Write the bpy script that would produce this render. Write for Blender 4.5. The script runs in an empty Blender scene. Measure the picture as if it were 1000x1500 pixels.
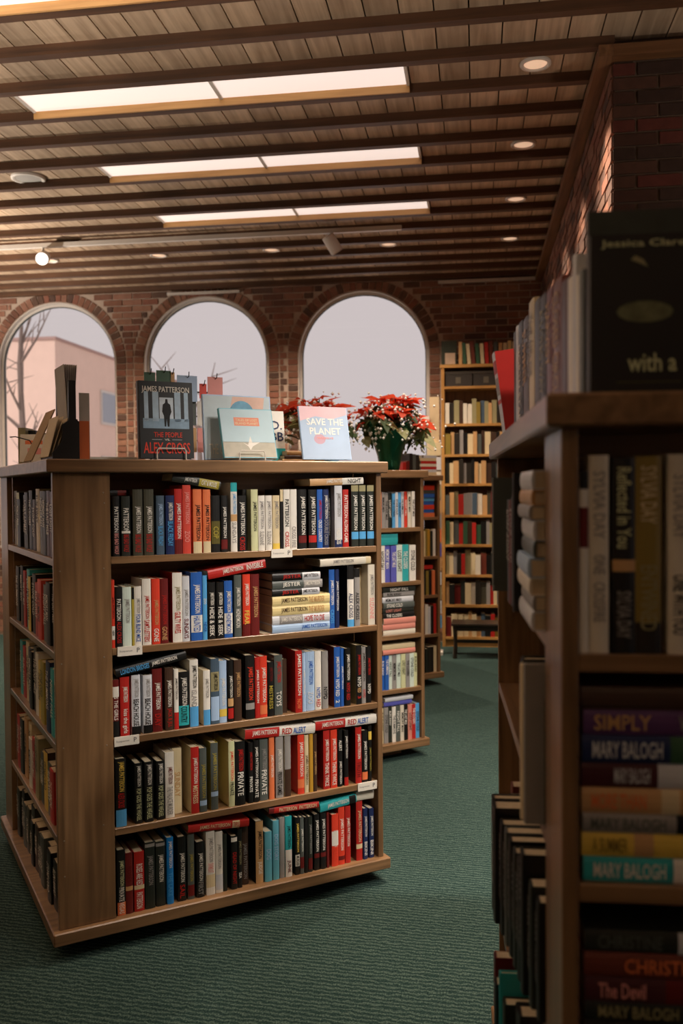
import bpy, bmesh, math, random
from mathutils import Matrix, Vector
random.seed(7)
# ------------------------------------------------------------------ scene, camera, world, light
scn = bpy.context.scene
C = scn.collection
scn.view_settings.view_transform = 'Standard'
scn.view_settings.look = 'None'
scn.view_settings.gamma = 1.0
scn.view_settings.use_curve_mapping = False
scn.view_settings.exposure = 0.22

EYE = 1.56
F_PX, YAW, PITCH, ROLL = 1322.4, 0.1482, -0.0251, -0.0078
def make_camera():
    cy, sy = math.cos(YAW), math.sin(YAW)
    fw = Vector((-sy*math.cos(PITCH), cy*math.cos(PITCH), math.sin(PITCH)))
    r = Vector((cy, sy, 0)); u = r.cross(fw)
    c, s = math.cos(ROLL), math.sin(ROLL)
    r2 = c*r + s*u; u2 = -s*r + c*u
    cd = bpy.data.cameras.new('camera'); cam = bpy.data.objects.new('camera', cd); C.objects.link(cam)
    m = Matrix.Identity(4)
    for i in range(3):
        m[i][0] = r2[i]; m[i][1] = u2[i]; m[i][2] = -fw[i]
    m.translation = Vector((0, 0, EYE))
    cam.matrix_world = m
    cd.sensor_fit = 'VERTICAL'; cd.sensor_height = 36; cd.lens = F_PX/1500*36
    cd.clip_start = 0.02; cd.clip_end = 200
    cd.dof.use_dof = True; cd.dof.focus_distance = 3.25; cd.dof.aperture_fstop = 3.2
    scn.camera = cam
make_camera()

world = bpy.data.worlds.new('overcast_sky'); scn.world = world
world.use_nodes = True
bg = world.node_tree.nodes['Background']
bg.inputs['Color'].default_value = (1.0, 0.875, 0.875, 1)
bg.inputs['Strength'].default_value = 0.54

def light(name, kind, loc, energy, color, rot=None, **kw):
    d = bpy.data.lights.new(name, kind); d.energy = energy; d.color = color
    for k, v in kw.items(): setattr(d, k, v)
    o = bpy.data.objects.new(name, d); C.objects.link(o); o.location = loc
    if rot: o.rotation_euler = rot
    return o
# sun added under the overcast sky, only to brighten the house across the street
light('added_sun', 'SUN', (0, -20, 30), 1.9, (1.0, 0.9, 0.85), (math.radians(48), 0, math.radians(-22)), angle=0.3)

# ------------------------------------------------------------------ materials
def lin(c):
    return tuple(((v/255)/12.92 if v/255 <= 0.04045 else ((v/255+0.055)/1.055)**2.4) for v in c) + (1,)
MATS = {}
def nodes(name):
    m = bpy.data.materials.new(name); m.use_nodes = True
    nt = m.node_tree; b = nt.nodes['Principled BSDF']
    return m, nt, b
def mat(name, rgb, rough=0.6, var=0.12, scale=18, spec=0.4, metal=0.0, rnd=0.0, emit=None):
    if name in MATS: return MATS[name]
    m, nt, b = nodes(name)
    n = nt.nodes.new('ShaderNodeTexNoise'); n.inputs['Scale'].default_value = scale; n.inputs['Detail'].default_value = 4
    tc = nt.nodes.new('ShaderNodeTexCoord'); nt.links.new(tc.outputs['Object'], n.inputs['Vector'])
    mr = nt.nodes.new('ShaderNodeMapRange'); mr.inputs['To Min'].default_value = 1-var; mr.inputs['To Max'].default_value = 1+var
    nt.links.new(n.outputs['Fac'], mr.inputs['Value'])
    hs = nt.nodes.new('ShaderNodeHueSaturation'); hs.inputs['Color'].default_value = lin(rgb)
    if rnd:
        oi = nt.nodes.new('ShaderNodeObjectInfo'); m2 = nt.nodes.new('ShaderNodeMapRange')
        m2.inputs['To Min'].default_value = 1-rnd; m2.inputs['To Max'].default_value = 1+rnd
        nt.links.new(oi.outputs['Random'], m2.inputs['Value'])
        mu = nt.nodes.new('ShaderNodeMath'); mu.operation = 'MULTIPLY'
        nt.links.new(mr.outputs[0], mu.inputs[0]); nt.links.new(m2.outputs[0], mu.inputs[1])
        nt.links.new(mu.outputs[0], hs.inputs['Value'])
    else:
        nt.links.new(mr.outputs[0], hs.inputs['Value'])
    nt.links.new(hs.outputs[0], b.inputs['Base Color'])
    b.inputs['Roughness'].default_value = rough; b.inputs['Metallic'].default_value = metal
    b.inputs['Specular IOR Level'].default_value = spec
    if emit:
        b.inputs['Emission Color'].default_value = lin(rgb); b.inputs['Emission Strength'].default_value = emit
    MATS[name] = m; return m
def wood(name, dark, lite, axis, rough=0.30, rnd=0.0, scale=1.0, bump=0.06):
    if name in MATS: return MATS[name]
    m, nt, b = nodes(name)
    tc = nt.nodes.new('ShaderNodeTexCoord'); mp = nt.nodes.new('ShaderNodeMapping')
    sc = [22*scale]*3; sc[axis] = 1.2*scale; mp.inputs['Scale'].default_value = sc
    nt.links.new(tc.outputs['Object'], mp.inputs['Vector'])
    src = mp.outputs[0]
    oi = nt.nodes.new('ShaderNodeObjectInfo')
    if rnd:
        ad = nt.nodes.new('ShaderNodeVectorMath'); ad.operation = 'ADD'
        ml = nt.nodes.new('ShaderNodeMath'); ml.operation = 'MULTIPLY'; ml.inputs[1].default_value = 37
        nt.links.new(oi.outputs['Random'], ml.inputs[0]); nt.links.new(src, ad.inputs[0]); nt.links.new(ml.outputs[0], ad.inputs[1]); src = ad.outputs[0]
    n = nt.nodes.new('ShaderNodeTexNoise'); n.inputs['Scale'].default_value = 1.6; n.inputs['Detail'].default_value = 7; n.inputs['Distortion'].default_value = 0.6
    nt.links.new(src, n.inputs['Vector'])
    n2 = nt.nodes.new('ShaderNodeTexNoise'); n2.inputs['Scale'].default_value = 3.1; n2.inputs['Detail'].default_value = 3
    nt.links.new(tc.outputs['Object'], n2.inputs['Vector'])
    mx = nt.nodes.new('ShaderNodeMath'); mx.operation = 'ADD'
    h = nt.nodes.new('ShaderNodeMath'); h.operation = 'MULTIPLY'; h.inputs[1].default_value = 0.5
    nt.links.new(n2.outputs['Fac'], h.inputs[0]); nt.links.new(n.outputs['Fac'], mx.inputs[0]); nt.links.new(h.outputs[0], mx.inputs[1])
    cr = nt.nodes.new('ShaderNodeValToRGB')
    cr.color_ramp.elements[0].position = 0.45; cr.color_ramp.elements[0].color = lin(dark)
    cr.color_ramp.elements[1].position = 1.0; cr.color_ramp.elements[1].color = lin(lite)
    nt.links.new(mx.outputs[0], cr.inputs[0])
    out = cr.outputs[0]
    if rnd:
        hs = nt.nodes.new('ShaderNodeHueSaturation'); m2 = nt.nodes.new('ShaderNodeMapRange')
        m2.inputs['To Min'].default_value = 1-rnd; m2.inputs['To Max'].default_value = 1+rnd
        nt.links.new(oi.outputs['Random'], m2.inputs['Value']); nt.links.new(m2.outputs[0], hs.inputs['Value']); nt.links.new(out, hs.inputs['Color']); out = hs.outputs[0]
    nt.links.new(out, b.inputs['Base Color'])
    b.inputs['Roughness'].default_value = rough; b.inputs['Specular IOR Level'].default_value = 0.5
    bp = nt.nodes.new('ShaderNodeBump'); bp.inputs['Strength'].default_value = bump; bp.inputs['Distance'].default_value = 0.002
    nt.links.new(n.outputs['Fac'], bp.inputs['Height']); nt.links.new(bp.outputs[0], b.inputs['Normal'])
    MATS[name] = m; return m
def emitter(name, rgb, strength):
    m, nt, b = nodes(name)
    b.inputs['Base Color'].default_value = lin(rgb); b.inputs['Emission Color'].default_value = lin(rgb); b.inputs['Emission Strength'].default_value = strength
    b.inputs['Roughness'].default_value = 0.5
    n = nt.nodes.new('ShaderNodeTexNoise'); n.inputs['Scale'].default_value = 2
    hs = nt.nodes.new('ShaderNodeHueSaturation'); hs.inputs['Color'].default_value = lin(rgb)
    mr = nt.nodes.new('ShaderNodeMapRange'); mr.inputs['To Min'].default_value = 0.97; mr.inputs['To Max'].default_value = 1.03
    nt.links.new(n.outputs['Fac'], mr.inputs['Value']); nt.links.new(mr.outputs[0], hs.inputs['Value']); nt.links.new(hs.outputs[0], b.inputs['Emission Color'])
    MATS[name] = m; return m
def brick_mat(name, cols, per_object=True):
    m, nt, b = nodes(name)
    tc = nt.nodes.new('ShaderNodeTexCoord'); geo = nt.nodes.new('ShaderNodeNewGeometry')
    if per_object:
        oi = nt.nodes.new('ShaderNodeObjectInfo'); src = oi.outputs['Random']
    else:
        src = geo.outputs['Random Per Island']
    cr = nt.nodes.new('ShaderNodeValToRGB'); cr.color_ramp.interpolation = 'CONSTANT'
    els = cr.color_ramp.elements
    while len(els) < len(cols): els.new(0.5)
    for i, c in enumerate(cols):
        els[i].position = i/len(cols); els[i].color = lin(c)
    nt.links.new(src, cr.inputs[0])
    n = nt.nodes.new('ShaderNodeTexNoise'); n.inputs['Scale'].default_value = 24; n.inputs['Detail'].default_value = 5
    nt.links.new(geo.outputs['Position'], n.inputs['Vector'])
    mr = nt.nodes.new('ShaderNodeMapRange'); mr.inputs['To Min'].default_value = 0.65; mr.inputs['To Max'].default_value = 1.35
    nt.links.new(n.outputs['Fac'], mr.inputs['Value'])
    hs = nt.nodes.new('ShaderNodeHueSaturation'); nt.links.new(cr.outputs[0], hs.inputs['Color']); nt.links.new(mr.outputs[0], hs.inputs['Value'])
    nt.links.new(hs.outputs[0], b.inputs['Base Color']); b.inputs['Roughness'].default_value = 0.85; b.inputs['Specular IOR Level'].default_value = 0.25
    bp = nt.nodes.new('ShaderNodeBump'); bp.inputs['Strength'].default_value = 0.4; bp.inputs['Distance'].default_value = 0.004
    nt.links.new(n.outputs['Fac'], bp.inputs['Height']); nt.links.new(bp.outputs[0], b.inputs['Normal'])
    MATS[name] = m; return m
def carpet_mat():
    m, nt, b = nodes('carpet')
    tc = nt.nodes.new('ShaderNodeTexCoord'); mp = nt.nodes.new('ShaderNodeMapping')
    mp.inputs['Rotation'].default_value = (0, 0, math.radians(4))
    nt.links.new(tc.outputs['Object'], mp.inputs['Vector'])
    w = nt.nodes.new('ShaderNodeTexWave'); w.wave_type = 'BANDS'; w.bands_direction = 'Y'; w.wave_profile = 'SIN'
    w.inputs['Scale'].default_value = 15; w.inputs['Distortion'].default_value = 4.5; w.inputs['Detail'].default_value = 2; w.inputs['Detail Scale'].default_value = 2.2
    nt.links.new(mp.outputs[0], w.inputs['Vector'])
    n = nt.nodes.new('ShaderNodeTexNoise'); n.inputs['Scale'].default_value = 210; n.inputs['Detail'].default_value = 3
    nt.links.new(tc.outputs['Object'], n.inputs['Vector'])
    n3 = nt.nodes.new('ShaderNodeTexNoise'); n3.inputs['Scale'].default_value = 1.3; n3.inputs['Detail'].default_value = 3
    nt.links.new(tc.outputs['Object'], n3.inputs['Vector'])
    ad = nt.nodes.new('ShaderNodeMath'); ad.operation = 'MULTIPLY_ADD'; ad.inputs[1].default_value = 0.24
    nt.links.new(w.outputs['Fac'], ad.inputs[0]); nt.links.new(n.outputs['Fac'], ad.inputs[2])
    cr = nt.nodes.new('ShaderNodeValToRGB')
    cr.color_ramp.elements[0].position = 0.36; cr.color_ramp.elements[0].color = lin((18, 35, 34))
    cr.color_ramp.elements[1].position = 0.86; cr.color_ramp.elements[1].color = lin((84, 102, 94))
    e = cr.color_ramp.elements.new(0.60); e.color = lin((38, 58, 55))
    nt.links.new(ad.outputs[0], cr.inputs[0])
    hs = nt.nodes.new('ShaderNodeHueSaturation'); mr = nt.nodes.new('ShaderNodeMapRange'); mr.inputs['To Min'].default_value = 0.85; mr.inputs['To Max'].default_value = 1.15
    nt.links.new(n3.outputs['Fac'], mr.inputs['Value']); nt.links.new(mr.outputs[0], hs.inputs['Value']); nt.links.new(cr.outputs[0], hs.inputs['Color'])
    nt.links.new(hs.outputs[0], b.inputs['Base Color']); b.inputs['Roughness'].default_value = 0.95; b.inputs['Specular IOR Level'].default_value = 0.1
    bp = nt.nodes.new('ShaderNodeBump'); bp.inputs['Strength'].default_value = 0.6; bp.inputs['Distance'].default_value = 0.006
    nt.links.new(ad.outputs[0], bp.inputs['Height']); nt.links.new(bp.outputs[0], b.inputs['Normal'])
    MATS['carpet'] = m; return m
def glass_mat():
    m, nt, b = nodes('window_glass')
    o = nt.nodes['Material Output']; t = nt.nodes.new('ShaderNodeBsdfTransparent'); g = nt.nodes.new('ShaderNodeBsdfGlossy'); x = nt.nodes.new('ShaderNodeMixShader')
    t.inputs['Color'].default_value = (0.97, 0.98, 0.98, 1); g.inputs['Roughness'].default_value = 0.02; x.inputs[0].default_value = 0.02
    nt.links.new(t.outputs[0], x.inputs[1]); nt.links.new(g.outputs[0], x.inputs[2]); nt.links.new(x.outputs[0], o.inputs['Surface'])
    MATS['glass'] = m; return m
glass = glass_mat()
carpet = carpet_mat()
WD, WL = (90, 65, 42), (150, 115, 80)
wood_x = wood('shelf_wood_x', WD, WL, 0); wood_y = wood('shelf_wood_y', WD, WL, 1); wood_z = wood('shelf_wood_z', WD, WL, 2)
oak_x = wood('oak_wood_x', (150, 105, 52), (205, 155, 90), 0); oak_z = wood('oak_wood_z', (150, 105, 52), (205, 155, 90), 2)
plank_m = wood('ceiling_plank_wood', (142, 118, 94), (202, 176, 148), 1, rough=0.55, rnd=0.16, scale=0.8)
beam_m = wood('ceiling_beam_wood', (60, 38, 22), (100, 66, 42), 0, rough=0.55, scale=0.8)
trim_m = wood('skylight_trim_wood', (176, 128, 74), (214, 166, 104), 0, rough=0.5)
mold_m = wood('molding_wood', (92, 60, 36), (140, 98, 64), 1, rough=0.5)
BR = [(126, 88, 72), (112, 78, 64), (144, 104, 86), (102, 78, 66), (132, 92, 74), (150, 110, 90), (94, 72, 63), (136, 90, 74)]
brick_o = brick_mat('brick_single', BR); brick_s = brick_mat('brick_many', BR, False)
BR_SHADE = [(80, 54, 42), (74, 48, 38), (96, 50, 41), (66, 48, 40), (84, 56, 44), (64, 46, 38)]  # same brick darkened: shade of the end face put into the colour
brick_n = brick_mat('brick_shaded', BR_SHADE)
mortar = mat('mortar', (182, 162, 146), 0.95, 0.15, 30, 0.1)
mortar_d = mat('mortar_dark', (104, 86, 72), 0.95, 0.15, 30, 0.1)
plaster = mat('plaster', (168, 150, 130), 0.9, 0.06, 5)
dark_back = wood('shelf_back_wood', (86, 60, 38), (132, 96, 66), 2)
panel_m = emitter('skylight_diffuser', (234, 218, 208), 0.8)
lamp_m = emitter('downlight_lens', (246, 206, 172), 0.5)
bulb_m = emitter('spot_bulb', (255, 244, 236), 3.0)
white_metal = mat('white_metal', (214, 206, 196), 0.45, 0.05)
dark_metal = mat('dark_metal', (30, 27, 25), 0.4, 0.1)
black_plastic = mat('black_plastic', (26, 24, 22), 0.45, 0.1)
page_m = mat('paper_pages', (204, 188, 158), 0.85, 0.14, 60, 0.15)
page_w = mat('paper_white', (226, 220, 208), 0.8, 0.06, 20, 0.15)
frame_m = mat('window_frame_paint', (206, 198, 190), 0.5, 0.05)
frame_d = mat('window_frame_gasket', (70, 78, 78), 0.5, 0.05)

PAL = {'K': ((22, 21, 20), 'black'), 'kg': ((38, 42, 36), 'charcoal'), 'W': ((226, 221, 210), 'white'), 'R': ((178, 38, 32), 'red'), 'D': ((104, 28, 26), 'dark red'),
 'ol': ((70, 68, 54), 'dark olive'), 'sb': ((70, 88, 104), 'slate blue'), 'nv': ((30, 44, 86), 'navy blue'), 'rs': ((206, 72, 58), 'bright red'), 'or': ((222, 118, 72), 'salmon orange'),
 'pk': ((226, 150, 142), 'pink'), 'pb': ((164, 190, 220), 'pale blue'), 'lb': ((84, 160, 214), 'light blue'), 'cr': ((214, 196, 156), 'cream'), 'olv': ((92, 84, 38), 'olive'), 'oly': ((168, 152, 60), 'olive yellow'),
 'te': ((48, 164, 168), 'teal'), 'gy': ((146, 142, 138), 'grey'), 'tan': ((196, 154, 104), 'tan'), 'cg': ((204, 206, 160), 'pale green'), 'yl': ((222, 190, 82), 'yellow'), 'bl': ((40, 92, 172), 'blue'),
 'pw': ((204, 206, 210), 'pale grey'), 'olt': ((150, 142, 104), 'khaki'), 'ro': ((214, 62, 40), 'orange red'), 'mn': ((206, 220, 208), 'mint'), 'gg': ((82, 88, 84), 'dark grey'), 'cw': ((218, 210, 192), 'off-white'),
 'br': ((66, 46, 34), 'brown'), 'yc': ((222, 202, 144), 'pale yellow'), 'mu': ((188, 142, 48), 'mustard'), 'bb': ((26, 122, 196), 'bright blue'), 'tl': ((98, 172, 190), 'pale teal'),
 'pu': ((92, 58, 104), 'purple'), 'mr': ((72, 30, 36), 'maroon'), 'gn': ((58, 92, 66), 'green'), 'vi': ((88, 90, 176), 'violet blue'), 'sa': ((214, 138, 122), 'salmon'), 'og': ((138, 118, 52), 'gold'), 'rb': ((110, 52, 38), 'red-brown'), 'bk2': ((40, 36, 30), 'dark brown')}
def cm(k):
    return mat('cover_' + PAL[k][1].replace(' ', '_').replace('-', '_'), PAL[k][0], 0.42, 0.08, 30, 0.45)
def ink(k):
    return mat('ink_' + PAL[k][1].replace(' ', '_').replace('-', '_'), PAL[k][0], 0.5, 0.04, 30, 0.3)

# ------------------------------------------------------------------ mesh helpers
def mesh(name, verts, faces, mats, idx=None, smooth=False):
    me = bpy.data.meshes.new(name); me.from_pydata(verts, [], faces); me.update()
    for m in (mats if isinstance(mats, (list, tuple)) else [mats]): me.materials.append(m)
    if idx: me.polygons.foreach_set('material_index', idx)
    if smooth: me.polygons.foreach_set('use_smooth', [True]*len(me.polygons))
    return me
def link(name, me, parent=None, M=None):
    o = bpy.data.objects.new(name, me); C.objects.link(o)
    if parent: o.parent = parent
    if M is not None: o.matrix_local = M
    return o
BF = [(0, 3, 2, 1), (4, 5, 6, 7), (0, 1, 5, 4), (1, 2, 6, 5), (2, 3, 7, 6), (3, 0, 4, 7)]
class MB:
    def __init__(s): s.v = []; s.f = []
    def box(s, x0, x1, y0, y1, z0, z1, M=None):
        if x0 > x1: x0, x1 = x1, x0
        if y0 > y1: y0, y1 = y1, y0
        if z0 > z1: z0, z1 = z1, z0
        b = len(s.v); vs = [(x0, y0, z0), (x1, y0, z0), (x1, y1, z0), (x0, y1, z0), (x0, y0, z1), (x1, y0, z1), (x1, y1, z1), (x0, y1, z1)]
        s.v += [tuple(M @ Vector(v)) for v in vs] if M is not None else vs
        s.f += [tuple(b+i for i in f) for f in BF]; return s
    def poly(s, pts): b = len(s.v); s.v += [tuple(p) for p in pts]; s.f.append(tuple(range(b, b+len(pts)))); return s
    def tube(s, pts, r, n=8, cap=True):
        pts = [Vector(p) for p in pts]; rs = r if isinstance(r, (list, tuple)) else [r]*len(pts); b = len(s.v); up = None
        for i, p in enumerate(pts):
            t = (pts[min(i+1, len(pts)-1)]-pts[max(i-1, 0)]).normalized()
            a = t.orthogonal().normalized() if up is None else (up-t*up.dot(t)).normalized()
            up = a; c = t.cross(a)
            for k in range(n):
                q = p+rs[i]*(math.cos(2*math.pi*k/n)*a+math.sin(2*math.pi*k/n)*c); s.v.append(tuple(q))
        for i in range(len(pts)-1):
            for k in range(n):
                s.f.append((b+i*n+k, b+i*n+(k+1) % n, b+(i+1)*n+(k+1) % n, b+(i+1)*n+k))
        if cap:
            s.f.append(tuple(b+k for k in reversed(range(n)))); s.f.append(tuple(b+(len(pts)-1)*n+k for k in range(n)))
        return s
    def lathe(s, prof, n=24, c=(0, 0, 0)):
        b = len(s.v)
        for r, z in prof:
            for k in range(n): s.v.append((c[0]+r*math.cos(2*math.pi*k/n), c[1]+r*math.sin(2*math.pi*k/n), c[2]+z))
        for i in range(len(prof)-1):
            for k in range(n): s.f.append((b+i*n+k, b+i*n+(k+1) % n, b+(i+1)*n+(k+1) % n, b+(i+1)*n+k))
        return s
    def build(s, name, m, parent=None, M=None, smooth=False):
        return link(name, mesh(name, s.v, s.f, m, smooth=smooth), parent, M)
def boxo(name, x0, x1, y0, y1, z0, z1, m, parent=None): return MB().box(x0, x1, y0, y1, z0, z1).build(name, m, parent)
def bevelled(name, x0, x1, y0, y1, z0, z1, m, parent=None, w=0.004, seg=2, M=None):
    bm = bmesh.new()
    me = mesh(name, *(lambda b: (b.v, b.f))(MB().box(x0, x1, y0, y1, z0, z1)), m)
    bm.from_mesh(me); bmesh.ops.bevel(bm, geom=bm.edges[:], offset=w, segments=seg, affect='EDGES', profile=0.5)
    bm.to_mesh(me); bm.free()
    return link(name, me, parent, M)
def empty(name, M=None, loc=None):
    o = bpy.data.objects.new(name, None); C.objects.link(o); o.empty_display_size = 0.1
    if M is not None: o.matrix_world = M
    if loc is not None: o.location = loc
    return o
def tag(o, label, cat, group=None):
    o['label'] = label; o['category'] = cat
    if group: o['group'] = group
    return o
def struct(o): o['kind'] = 'structure'; return o
T = Matrix.Translation
def Rz(a): return Matrix.Rotation(a, 4, 'Z')
def Rx(a): return Matrix.Rotation(a, 4, 'X')
def Ry(a): return Matrix.Rotation(a, 4, 'Y')
ORD = ['first', 'second', 'third', 'fourth', 'fifth', 'sixth', 'seventh', 'eighth', 'ninth', 'tenth', 'eleventh', 'twelfth', 'thirteenth', 'fourteenth', 'fifteenth', 'sixteenth', 'seventeenth', 'eighteenth', 'nineteenth', 'twentieth'] + \
    ['twenty-' + w for w in ('first', 'second', 'third', 'fourth', 'fifth', 'sixth', 'seventh', 'eighth', 'ninth')] + ['thirtieth'] + ['thirty-' + w for w in ('first', 'second', 'third', 'fourth', 'fifth', 'sixth', 'seventh', 'eighth', 'ninth')] + ['fortieth']
ROWN = ['top', 'second', 'third', 'fourth', 'bottom']

# ------------------------------------------------------------------ flat lettering, each string one shared mesh (0..1 wide, 0..1 high)
TXT = {}
def make_texts(strings):
    objs = []
    for s in sorted(set(strings)):
        c = bpy.data.curves.new('lettering', 'FONT'); c.body = s; c.size = 1; c.resolution_u = 2; c.offset = 0.012; c.fill_mode = 'FRONT'
        o = bpy.data.objects.new('lettering', c); C.objects.link(o); objs.append((s, o))
    bpy.context.view_layer.update(); dg = bpy.context.evaluated_depsgraph_get()
    for s, o in objs:
        me = bpy.data.meshes.new_from_object(o.evaluated_get(dg)); me.name = 'lettering'
        xs = [v.co.x for v in me.vertices]; ys = [v.co.y for v in me.vertices]
        x0, x1, y0, y1 = min(xs), max(xs), min(ys), max(ys)
        for v in me.vertices: v.co = ((v.co.x-x0)/(x1-x0), (v.co.y-y0)/max(y1-y0, .3), 0)
        me.materials.clear(); me.materials.append(None); TXT[s] = me
    for s, o in objs:
        c = o.data; bpy.data.objects.remove(o); bpy.data.curves.remove(c)
def letter(s, m, parent, org, X, Y, name='lettering'):
    X, Y = Vector(X), Vector(Y); Z = X.cross(Y).normalized()
    M = Matrix.Identity(4)
    for i in range(3): M[i][0] = X[i]; M[i][1] = Y[i]; M[i][2] = Z[i]*0.01; M[i][3] = org[i]
    o = link(name, TXT[s], parent, M)
    o.material_slots[0].link = 'OBJECT'; o.material_slots[0].material = m
    return o

SINK = None      # when set, distant books are collected into one joined object
# ------------------------------------------------------------------ a book: spine at y=0 facing -y, thickness along x, height along z
def book(M, w, h, d, spine, cover=None, items='', label='', group=None, pages=None, simple=False, name='book'):
    cover = cover or spine
    M = M @ T((0, 0, 0)); M.translation = M.translation + Vector((0, 0, .0004))
    if SINK is not None:
        mb, ix_, ms = SINK
        for k_ in (cm(cover), cm(spine), pages or page_m):
            if k_ not in ms: ms.append(k_)
        for (x0, x1, y0, y1, z0, z1, k_) in ((0, w, .001, d, 0, h, cm(cover)), (0, w, 0, .0009, 0, h, cm(spine)), (.002, w-.002, .004, d-.003, h, h+.0006, page_m)):
            mb.box(x0, x1, y0, y1, z0, z1, M); ix_.extend([ms.index(k_)]*6)
        return None
    root = empty(name, M); tag(root, label, 'book', group)
    b = min(0.0022, w*0.12); k = min(0.003, w*0.15)
    out = [(0, d), (0, k), (w*.22, k*.25), (w*.5, 0), (w*.78, k*.25), (w, k), (w, d)]
    inn = [(b, d), (b, k+.003), (w*.22, k+.003), (w*.5, k+.003), (w*.78, k+.003), (w-b, k+.003), (w-b, d)]
    v = []; f = []; ix = []
    for z in (0, h):
        v += [(x, y, z) for x, y in out] + [(x, y, z) for x, y in inn]
    for i in range(6):
        f.append((i, i+1, 15+i, 14+i)); ix.append(1 if 0 < i < 5 else 0)
        f.append((8+i, 7+i, 21+i, 22+i)); ix.append(0)
        f.append((i+1, i, 7+i, 8+i)); ix.append(0)
        f.append((14+i, 15+i, 22+i, 21+i)); ix.append(0)
    f.append((0, 14, 21, 7)); f.append((6, 13, 27, 20)); ix += [0, 0]
    link('cover', mesh('cover', v, f, [cm(cover), cm(spine)], ix), root)
    ins = 0.003 if h > .2 else .0006
    boxo('page_block', b, w-b, k+.003, d-ins, ins, h-ins, pages or page_m, root)
    for it in (items.split(';') if items else []):
        p = it.rsplit(' ', 3) if not it.startswith('#') else it.split(' ')
        if it.startswith('#'):
            c, s, e = p[0][1:], float(p[1]), float(p[2]); z1 = h*(1-s); z0 = h*(1-e)
            o = [(0, k), (w*.22, k*.25), (w*.5, 0), (w*.78, k*.25), (w, k)]; vv = [(x, y-.0004, z0) for x, y in o] + [(x, y-.0004, z1) for x, y in o]
            link('spine_band', mesh('spine_band', vv, [(i, i+1, i+6, i+5) for i in range(4)], ink(c)), root)
        else:
            s_, c, s, e = p[0], p[1], float(p[2]), float(p[3])
            if s_ == 'JP': s_ = 'JAMES PATTERSON'
            hg = w*.62; Lf = (e-s)*h; Le = min(Lf, len(s_)*hg*.72); s += (Lf-Le)/2/h
            letter(s_, ink(c), root, (w/2-hg/2, -.0011, h*(1-s)), (0, 0, -Le), (hg, 0, 0), 'spine_lettering')
    return root
STAND = lambda: Matrix.Identity(4)
LIE = Matrix(((0, 0, -1, 0), (0, 1, 0, 0), (1, 0, 0, 0), (0, 0, 0, 1)))   # book lying flat, spine out, lettering upright
FACE = Rz(-math.pi/2)                                                     # front cover turned to the viewer
def cover_text(bk, s, w, c, y0, y1, z0, z1):
    return letter(s, ink(c), bk, (w+.0012, y0, z0), (0, y1-y0, 0), (0, 0, z1-z0), 'cover_lettering')
def cover_poly(bk, w, pts, m, lift=.0005, name='cover_art'):
    return link(name, mesh(name, [(w+lift, y, z) for y, z in pts], [tuple(range(len(pts)))], m), bk)

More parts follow.
